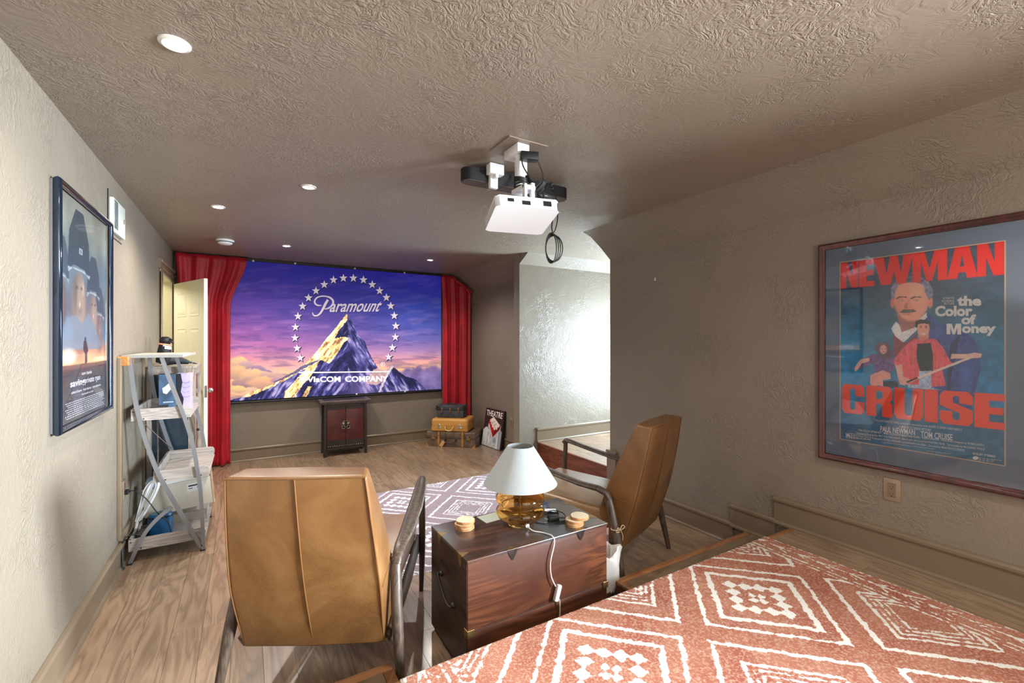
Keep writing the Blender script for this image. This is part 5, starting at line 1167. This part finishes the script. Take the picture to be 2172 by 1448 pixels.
# ================================================================= LEFT WALL: PANEL, SHELF, CABINET
t = thing('wall_panel', 'large flat taupe panel with raised frame on the left wall behind the ladder shelf', 'panel', (XL, 4.05, .17))
m = MB(); m.box(XL, XL+.006, 3.72, 4.47, .20, 1.285); m.build('panel_board', M['wall'], t, world=True)
m = MB()
m.box(XL, XL+.022, 3.68, 3.725, .185, 1.335, bev=.004); m.box(XL, XL+.022, 4.44, 4.485, .185, 1.335, bev=.004); m.box(XL, XL+.022, 3.725, 4.44, .165, .215, bev=.004)
m.box(XL, XL+.012, 3.725, 3.745, .2, 1.29, bev=.003); m.build('frame', trim, t, world=True, smooth=40)
m = MB(); m.box(XL, XL+.055, 3.69, 3.86, 1.285, 1.345, bev=.003); m.build('wood_ledge', wood('orange_ledge', C(150, 96, 44), C(190, 132, 70), .45, 'y', 40, 6), t, world=True)
def outlet(name, label, o, a, b, n, two=True, blank=False):
    """o centre; a horizontal unit, b up unit, n into the room"""
    t = thing(name, label, 'outlet', o); o, a, b, n = Vector(o), Vector(a), Vector(b), Vector(n); R_ = Matrix((a, b, n)).transposed().to_4x4(); R_.translation = o
    m = MB(); m.box(-.038, .038, -.060, .060, 0, .005, bev=.003, mat=R_); m.build('cover_plate', simple('taupe_plate_%s' % name, C(140, 122, 102), .35), t, world=True, smooth=40)
    m = MB(); m.box(-.0175, .0175, -.034, .034, .005, .0065, mat=R_); m.build('receptacle', M['trim'], t, world=True)
    if not blank:
        m = MB()
        for s_ in (-1, 1):
            for dx in (-.007, .006): m.box(dx, dx+.0018, s_*.019-.004, s_*.019+.004, .0062, .0069, mat=R_)
            m.box(-.0025, .0025, s_*.019-.013, s_*.019-.009, .0062, .0069, mat=R_)
        for q in ((-.018, .018, .034, .0352), (-.018, .018, -.0352, -.034)): m.box(q[0], q[1], q[2], q[3], .0055, .0068, mat=R_)
        m.build('slots', M['black'], t, world=True)
    return t
outlet('wall_outlet', 'taupe double power outlet on the right wall under the large poster', (XR, 1.02, .645), (0, -1, 0), (0, 0, 1), (-1, 0, 0))
outlet('wall_outlet', 'taupe outlet plate on the wall behind the THEATRE sign', (XR, 5.01, .39), (0, -1, 0), (0, 0, 1), (-1, 0, 0), blank=True)
t = outlet('wall_outlet', 'pale outlet low on the left wall behind the ladder shelf', (XL+.007, 3.83, .47), (0, 1, 0), (0, 0, 1), (1, 0, 0))
t = thing('access_panel', 'pale wall mounted access box with mottled strip beside the war poster', 'wall box', (XL, 3.63, 2.2))
m = MB(); m.box(XL, XL+.02, 3.50, 3.80, 2.10, 2.30, bev=.003); m.build('cover', simple('pale_paint', C(206, 208, 200), .4), t, world=True, smooth=40)
m = MB(); m.box(XL+.0195, XL+.023, 3.515, 3.60, 2.12, 2.29, bev=.001); m.build('mottled_strip', simple('mottled_mirror', C(130, 142, 142), .3, .4, var=.5, vs=60), t, world=True)
m = MB(); m.box(XL, XL+.005, 3.455, 3.462, 2.13, 2.335); m.box(XL, XL+.004, 3.56, 3.80, 2.070, 2.074); m.box(XL+.019, XL+.022, 3.76, 3.766, 2.195, 2.225); m.build('dark_gap', M['black'], t, world=True)
t = thing('wall_hook', 'tiny white hook on the taupe right wall left of the large poster', 'hook', (XR, 2.62, 1.80))
yy, zz = 2.60, 1.84
r_ = ray(1390, 592); k = XR/r_.x; yy, zz = r_.y*k, CAMH+r_.z*k
m = MB(); m.box(XR-.004, XR, yy-.004, yy+.004, zz-.012, zz+.012); m.tube([(XR-.004, yy, zz), (XR-.014, yy, zz-.008), (XR-.016, yy, zz-.002)], .002, 6); m.build('hook_body', M['white'], t, world=True)
t = thing('white_clip', 'small white plastic scrap on the floor behind the right chair leg', 'clip', (0, 0, 0)); r_ = ray(1404, 1106); k = -CAMH/r_.z
m = MB(); m.box(-.012, .02, -.006, .006, 0, .006, bev=.002, mat=Matrix.Translation((r_.x*k, r_.y*k, 0)) @ Matrix.Rotation(.4, 4, 'Z')); m.build('clip_body', M['white'], t, world=True)
# ladder shelf
NY, FY = 3.75, 4.43
sh = thing('ladder_shelf', 'grey wood and bent metal tube shelf unit with four staggered shelves by the left wall', 'shelf', (-.44, 4.09, 0))
TA = [(-.639, 1.333), (-.626, 1.176), (-.608, 1.026), (-.581, .887), (-.541, .721), (-.486, .539), (-.411, .362), (-.334, .192), (-.262, .030)]
TB = [(-.476, 1.333), (-.439, 1.202), (-.395, 1.058), (-.353, .924), (-.314, .765), (-.286, .592), (-.267, .433), (-.255, .248), (-.248, .008)]
TC = [(-.639, .008), (-.603, .100), (-.559, .193), (-.495, .272), (-.425, .329)]
for Y in (NY, FY):
    for nm, T in (('curved_post', TA), ('front_post', TB), ('curved_foot', TC)):
        m = MB(); m.tube([(x_, Y, z_) for x_, z_ in T], .01, smooth=4, sq=(.022, .026, (0, 1, 0))); m.build(nm, M['steel'], sh, world=True)
    for x_ in (-.640, -.249):
        m = MB(); m.box(x_-.017, x_+.014, Y-.016, Y+.016, 0, .010, bev=.003); m.build('foot_cap', M['black'], sh, world=True)
def tray(x0, x1, z, right=True, lip=.075, back=True, yo=0):
    m = MB(); m.box(x0+.012, x1, NY+.015+yo, FY-.015, z-.012, z, bev=.001, seg=1); s_ = m.build('shelf_board', M['greywood'], sh, world=True)
    for Y in (NY+.020, FY-.020):
        P = [(x0, z-.014), (x1-.02, z-.014), (x1, z+.012), (x1, z+lip-.035), (x1-.008, z+lip-.018), (x1-.03, z+lip-.012), (x0, z+lip-.012)]
        m = MB(); m.prism(P, 'y', Y-.007, Y+.007); m.build('end_board', M['greywood'], s_, world=True)
    m = MB(); m.box(x0, x0+.013, NY+.014, FY-.014, z-.014, z+lip-.012); m.build('back_board', M['greywood'], s_, world=True)
    m = MB()
    for x_, z_ in ((x0+.012, z+lip-.03), (x0+.065, z-.002), (x1-.045, z+.0)): m.cyl(.004, 0, .003, c=(0, 0, 0), mat=Matrix.Translation((x_, NY+.013, z_)) @ Matrix.Rotation(PI/2, 4, 'X'), n=10)
    m.build('screws', M['black'], s_, world=True)
tray(-.637, -.320, .935); tray(-.523, -.216, .517); tray(-.650, -.236, .090)
m = MB(); P = [(-.675, NY-.02), (-.362, NY-.02), (-.345, FY+.03), (-.675, FY+.03)]; m.prism(P, 'z', 1.335, 1.352); m.build('top_board', simple('top_laminate', C(186, 180, 172), .35), sh, world=True, bev=.001, label='pale top board')
m = MB(); m.box(-.677, -.361, NY-.0215, NY-.0198, 1.334, 1.353); m.build('edge_band', simple('grey_edge_band', C(142, 140, 138), .4), sh, world=True)
for sg in (0, 1):
    m = MB(); a_, b_ = ((-.585, NY+.03, .915), (-.50, FY-.03, .60)); 
    if sg: a_, b_ = (-.50, NY+.03, .60), (-.585, FY-.03, .915)
    m.tube([a_, b_], .0032, 6); m.build('cross_wire', M['chrome'], sh, world=True)
# boxes and things standing on the shelf unit
BLU = simple('box_print_blue', C(48, 76, 104), .35, var=.45, vs=18); LAV = simple('box_print_lavender', C(178, 168, 204), .4, var=.12, vs=12)
t = thing('game_box', 'dark blue printed box standing on the second shelf', 'box', (-.49, 4.15, .9355), math.radians(8))
m = MB(); m.box(-.055, .045, -.05, .05, 0, .265, bev=.001); m.build('carton', BLU, t)
m = MB(); m.box(-.056, .0, -.0515, -.0502, .001, .045); m.build('label_strip', simple('dark_print', C(24, 26, 34), .4), t)
m = MB(); m.pydata([(-.03, -.0512, .13), (-.01, -.0512, .12), (.02, -.0512, .16), (.035, -.0512, .19), (.01, -.0512, .205), (-.02, -.0512, .175), (-.035, -.0512, .165)], [tuple(range(7))]); m.build('printed_blotch', simple('pale_print', C(196, 192, 184), .5), t)
m = MB(); m.box(-.03, .03, -.0515, -.0502, .058, .066); m.build('printed_line', simple('pale_print_line', C(150, 170, 186), .5), t)
t = thing('game_box', 'lavender printed box standing right of the dark blue box', 'box', (-.378, 4.17, .9355), math.radians(-4))
m = MB(); m.box(-.055, .03, -.05, .05, 0, .268, bev=.001); m.build('carton', LAV, t)
m = MB(); m.pydata([(-.055, -.0512, .0), (-.02, -.0512, .0), (-.012, -.0512, .08), (-.03, -.0512, .13), (-.02, -.0512, .20), (-.03, -.0512, .266), (-.055, -.0512, .266)], [tuple(range(7))]); m.build('dark_figure_print', simple('dark_print_b', C(26, 28, 40), .4), t)
for k in range(4):
    m = MB(); m.tube([(-.02, -.0505, .10+k*.035), (.0, -.0512, .09+k*.035), (.028, -.0505, .10+k*.036)], .0018, 5, smooth=3); m.build('printed_fold', simple('mauve_print', C(140, 126, 170), .5), t)
# speaker, cables, cartons on the bottom shelf
t = thing('smart_speaker', 'dark teal oval speaker on the bottom shelf of the ladder shelf', 'speaker', (-.505, 3.93, .0905), 0)
m = MB(); prof_ = [(.0005, .001), (.052, .001), (.058, .006), (.060, .03), (.060, .135), (.058, .150), (.052, .158), (.0005, .158)]
m.lathe(prof_, n=40, mat=Matrix.Diagonal((1.15, .85, 1, 1))); m.build('body', simple('teal_shell', C(12, 74, 116), .4, var=.08, vs=60), t, smooth=50)
m = MB(); m.lathe([(.0005, .1585), (.050, .1585), (.050, .1570)], n=40, mat=Matrix.Diagonal((1.15, .85, 1, 1))); m.build('touch_top', simple('teal_top', C(18, 92, 118), .15), t, smooth=50)
m = MB(); m.lathe([(.0605, .132), (.0612, .137), (.0605, .142)], n=40, mat=Matrix.Diagonal((1.15, .85, 1, 1))); m.build('trim_ring', M['black'], t, smooth=50)
t = thing('extension_cable', 'pale yellow extension cable bundled on the bottom shelf beside the teal speaker', 'cable', (-.50, 3.81, .092))
m = MB()
for k in range(6):
    w_ = .010+.004*k; m.tube([(-.51+(.085-.003*k)*math.cos(q), 3.815+w_*math.sin(q)*(.5+.5*abs(math.cos(q))), .098+.003*k+.004*math.sin(2*q+k)) for q in np.linspace(0, 2*PI, 16)[:-1]], .0042, 6, closed=True, smooth=2)
m.build('bundle', simple('pale_yellow_cable', C(222, 218, 150), .45), t, world=True, smooth=60)
t = thing('black_cable', 'thin black power cable hanging from the outlet on the left wall', 'cable', (-.6, 3.8, .0))
m = MB(); m.box(XL+.013, XL+.035, 3.815, 3.845, .435, .465, bev=.004); m.build('plug', M['black'], t, world=True)
m = MB(); m.tube([(XL+.03, 3.83, .45), (-.62, 3.79, .46), (-.56, 3.775, .40), (-.50, 3.765, .30), (-.445, 3.78, .22), (-.43, 3.80, .12), (-.44, 3.83, .108)], .0034, 6, smooth=5)
m.tube([(-.55, 3.86, .105), (-.62, 3.80, .17), (-.665, 3.735, .175), (-.672, 3.70, .10), (-.668, 3.70, .02), (-.655, 3.69, .005)], .0034, 6, smooth=5)
m.tube([(XL+.03, 3.84, .12), (-.672, 3.75, .16), (-.672, 3.72, .08), (-.66, 3.67, .006)], .006, 6, smooth=5)
m.build('wire', M['blackcable'], t, world=True, smooth=60)
t = thing('power_strip', 'black power strip at the back left of the bottom shelf', 'power strip', (-.60, 3.95, .0905))
m = MB(); m.box(-.625, -.575, 3.83, 4.05, .0905, .125, bev=.004); m.build('housing', M['black'], t, world=True, smooth=40)
m = MB()
for k in range(3): m.box(-.62, -.58, 3.85+k*.06, 3.88+k*.06, .1255, .16, bev=.004)
m.build('plugs', simple('dark_grey_plug', C(64, 58, 56), .5), t, world=True, smooth=40)
t = thing('white_cable_bundle', 'white cable bundle in a plastic bag leaning at the wall behind the teal speaker', 'cable', (-.60, 4.04, .2)); m = MB()
rn = random.Random(2)
for k in range(9):
    o_ = rn.uniform(-.010, .010); p = rn.uniform(-.012, .012)
    m.tube([(-.640+o_, 3.985+p, .20), (-.620+o_, 4.0+p, .30), (-.590+o_*2, 4.02+p, .40), (-.560+o_, 4.03+p, .455), (-.535+o_, 4.03+p, .44), (-.545+o_, 4.02+p, .38), (-.590+o_, 4.0+p, .28), (-.630+o_, 3.985+p, .20)], .0042, 6, smooth=4)
m.build('loops', M['white'], t, world=True, smooth=60)
m = MB(); m.sphere((-.568, 4.045, .435), (.040, .022, .045), 14); m.build('clear_bag', simple('clear_film', C(170, 200, 225), .15, alpha=.35), t, world=True, smooth=60)
m = MB(); m.tube([(-.655, 3.98, .11), (-.640, 3.985, .20)], .009, 8); m.build('tail', M['whitecable'], t, world=True)
CART = simple('cream_carton', C(206, 200, 186), .6, var=.04); CARTI = simple('brown_carton_inside', C(176, 150, 124), .7)
t = thing('flat_carton', 'long flat grey white carton with paper label tilted on the bottom shelf', 'box', (-.42, 4.2, .10))
RC = Matrix.Translation((-.425, 4.165, .30)) @ Matrix.Rotation(math.radians(-6), 4, 'Y') @ Matrix.Rotation(math.radians(-10), 4, 'X')
m = MB(); m.box(-.205, .205, -.05, .05, -.115, .085, bev=.003, mat=RC); m.build('carton', CART, t, world=True, smooth=40)
m = MB(); m.box(-.18, .20, -.045, .055, .086, .120, bev=.002, mat=RC); m.build('inner_box', simple('white_paper', C(236, 236, 238), .5), t, world=True)
m = MB(); m.box(.205, .212, -.05, .06, -.125, .11, mat=RC); m.box(-.12, .212, .058, .064, .08, .155, mat=RC); m.box(.212, .218, -.02, -.012, -.09, .05, mat=RC); m.build('flap', CARTI, t, world=True)
m = MB(); m.box(.055, .165, -.0512, -.050, .0, .058, mat=RC); m.build('paper_label', simple('label_white', C(232, 234, 238), .5), t, world=True)
m = MB(); m.box(.065, .125, -.0518, -.0511, .036, .046, mat=RC); m.box(.065, .09, -.0518, -.0511, .020, .025, mat=RC); m.box(.115, .13, -.0518, -.0511, .020, .025, mat=RC); m.build('label_print', M['black'], t, world=True)
t = thing('lower_carton', 'grey carton lying under the flat carton on the bottom shelf', 'box', (-.42, 4.2, .0905))
m = MB(); m.box(-.60, -.25, 4.14, 4.38, .0905, .155, bev=.003); m.build('carton', simple('grey_carton', C(160, 152, 142), .65), t, world=True, smooth=40)
# cabinet behind the shelf, with the bird on it
cb = thing('grey_cabinet', 'tall grey wood cabinet with dark side panel behind the ladder shelf', 'cabinet', (-.51, 4.8, 0))
GW = wood('driftwood_grey', C(120, 108, 98), C(168, 156, 144), .5, 'z', 60, 14, bump=.1); DKP = simple('blue_black_panel', C(38, 52, 66), .22, var=.35, vs=5, coat=.3)
x0, x1, y0, y1, zt = -.668, -.352, 4.50, 5.06, 1.238
m = MB(); m.box(x0+.004, x1-.03, y0+.008, y1-.01, .02, zt-.02); m.build('carcass', DKP, cb, world=True, label='dark blue grey side panel')
m = MB(); m.box(x0-.004, x1+.004, y0-.006, y1+.006, zt-.018, zt, bev=.002); m.build('top_board', GW, cb, world=True, smooth=40)
for a, b in ((x0, x0+.032), (x1-.048, x1)):
    m = MB(); m.box(a, b, y0, y0+.02, 0, zt-.018); m.build('side_stile', GW, cb, world=True)
m = MB(); m.box(x0+.032, x1-.048, y0, y0+.02, zt-.062, zt-.018); m.build('side_rail', GW, cb, world=True)
m = MB(); m.box(x0+.032, x1-.048, y0, y0+.02, .0, .07); m.build('side_rail', GW, cb, world=True)
m = MB(); m.box(x1-.03, x1-.012, y0+.02, y1, .04, zt-.018); m.build('front_glass', simple('smoked_glass', C(70, 72, 76), .1, coat=.4), cb, world=True)
m = MB(); m.box(x1-.012, x1, y0+.021, y0+.07, .02, zt-.019); m.box(x1-.012, x1, y1-.05, y1, .02, zt-.019); m.box(x1-.012, x1, y0+.07, y1-.05, zt-.07, zt-.019); m.box(x1-.012, x1, y0+.07, y1-.05, .02, .08)
dd = m.build('door_frame', GW, cb, world=True)
m = MB(); m.sphere((x1+.012, y0+.09, .7), .012, 12); m.cyl(.004, 0, .012, mat=Matrix.Translation((x1, y0+.09, .7)) @ Matrix.Rotation(PI/2, 4, 'Y'), n=10); m.build('knob', M['iron'], dd, world=True)
# black bird figurine
bd = thing('bird_figurine', 'black plush bird with orange and white collar lying on the grey cabinet', 'figurine', (-.52, 4.68, zt))
BLKF = simple('black_plumage', C(14, 15, 18), .55, bump=.3, bs=120); m = MB()
pts = [(-.585, 4.63, 1.262), (-.575, 4.63, 1.31), (-.570, 4.63, 1.37), (-.568, 4.63, 1.42), (-.565, 4.63, 1.455), (-.560, 4.63, 1.475)]
m.tube(pts, [.045, .052, .046, .036, .040, .022], 16, smooth=5)
m.sphere((-.562, 4.628, 1.447), (.044, .042, .034), 20)
m.tube([(-.59, 4.64, 1.275), (-.53, 4.65, 1.285), (-.47, 4.66, 1.280), (-.41, 4.67, 1.262)], [.040, .040, .032, .014], 14, smooth=5)
m.build('body', BLKF, bd, world=True, smooth=70)
m = MB(); m.tube([(-.542, 4.615, 1.448), (-.520, 4.605, 1.440), (-.506, 4.60, 1.424)], [.022, .016, .003], 12, smooth=4); m.build('beak', M['blackgloss'], bd, world=True, smooth=60)
m = MB(); m.lathe([(.040, -.004), (.047, 0), (.044, .007), (.036, .009)], n=26, mat=Matrix.Translation((-.566, 4.629, 1.413)) @ Matrix.Rotation(math.radians(9), 4, 'Y')); m.build('collar', simple('orange_ribbon', C(224, 140, 112), .6), bd, world=True, smooth=60)
m = MB(); m.lathe([(.048, -.030), (.044, -.012), (.040, -.004)], n=18, mat=Matrix.Translation((-.566, 4.629, 1.413)) @ Matrix.Rotation(math.radians(12), 4, 'Y')); bmesh.ops.delete(m.bm, geom=[v for v in m.bm.verts if v.co.x < -.58], context='VERTS')
m.build('bib', simple('white_feathers', C(214, 222, 238), .7, bump=.4, bs=60), bd, world=True, smooth=60)
for k in range(4):
    m = MB(); m.tube([(-.50, 4.655+.012*k, 1.275), (-.43, 4.64+.015*k, 1.268), (-.378+.008*k, 4.63+.018*k, 1.262-.004*k)], [.016, .011, .003], 8, smooth=4); m.build('tail_feather', simple('blue_black_feather', C(28, 44, 60), .4), bd, world=True, smooth=60)
m = MB()
for k in range(3): m.tube([(-.388, 4.62, 1.258), (-.372, 4.612+.006*k, 1.266), (-.360+.004*k, 4.608+.008*k, 1.262+.005*k)], .0025, 6, smooth=3)
m.build('foot', simple('grey_claw', C(150, 146, 140), .5), bd, world=True, smooth=60)
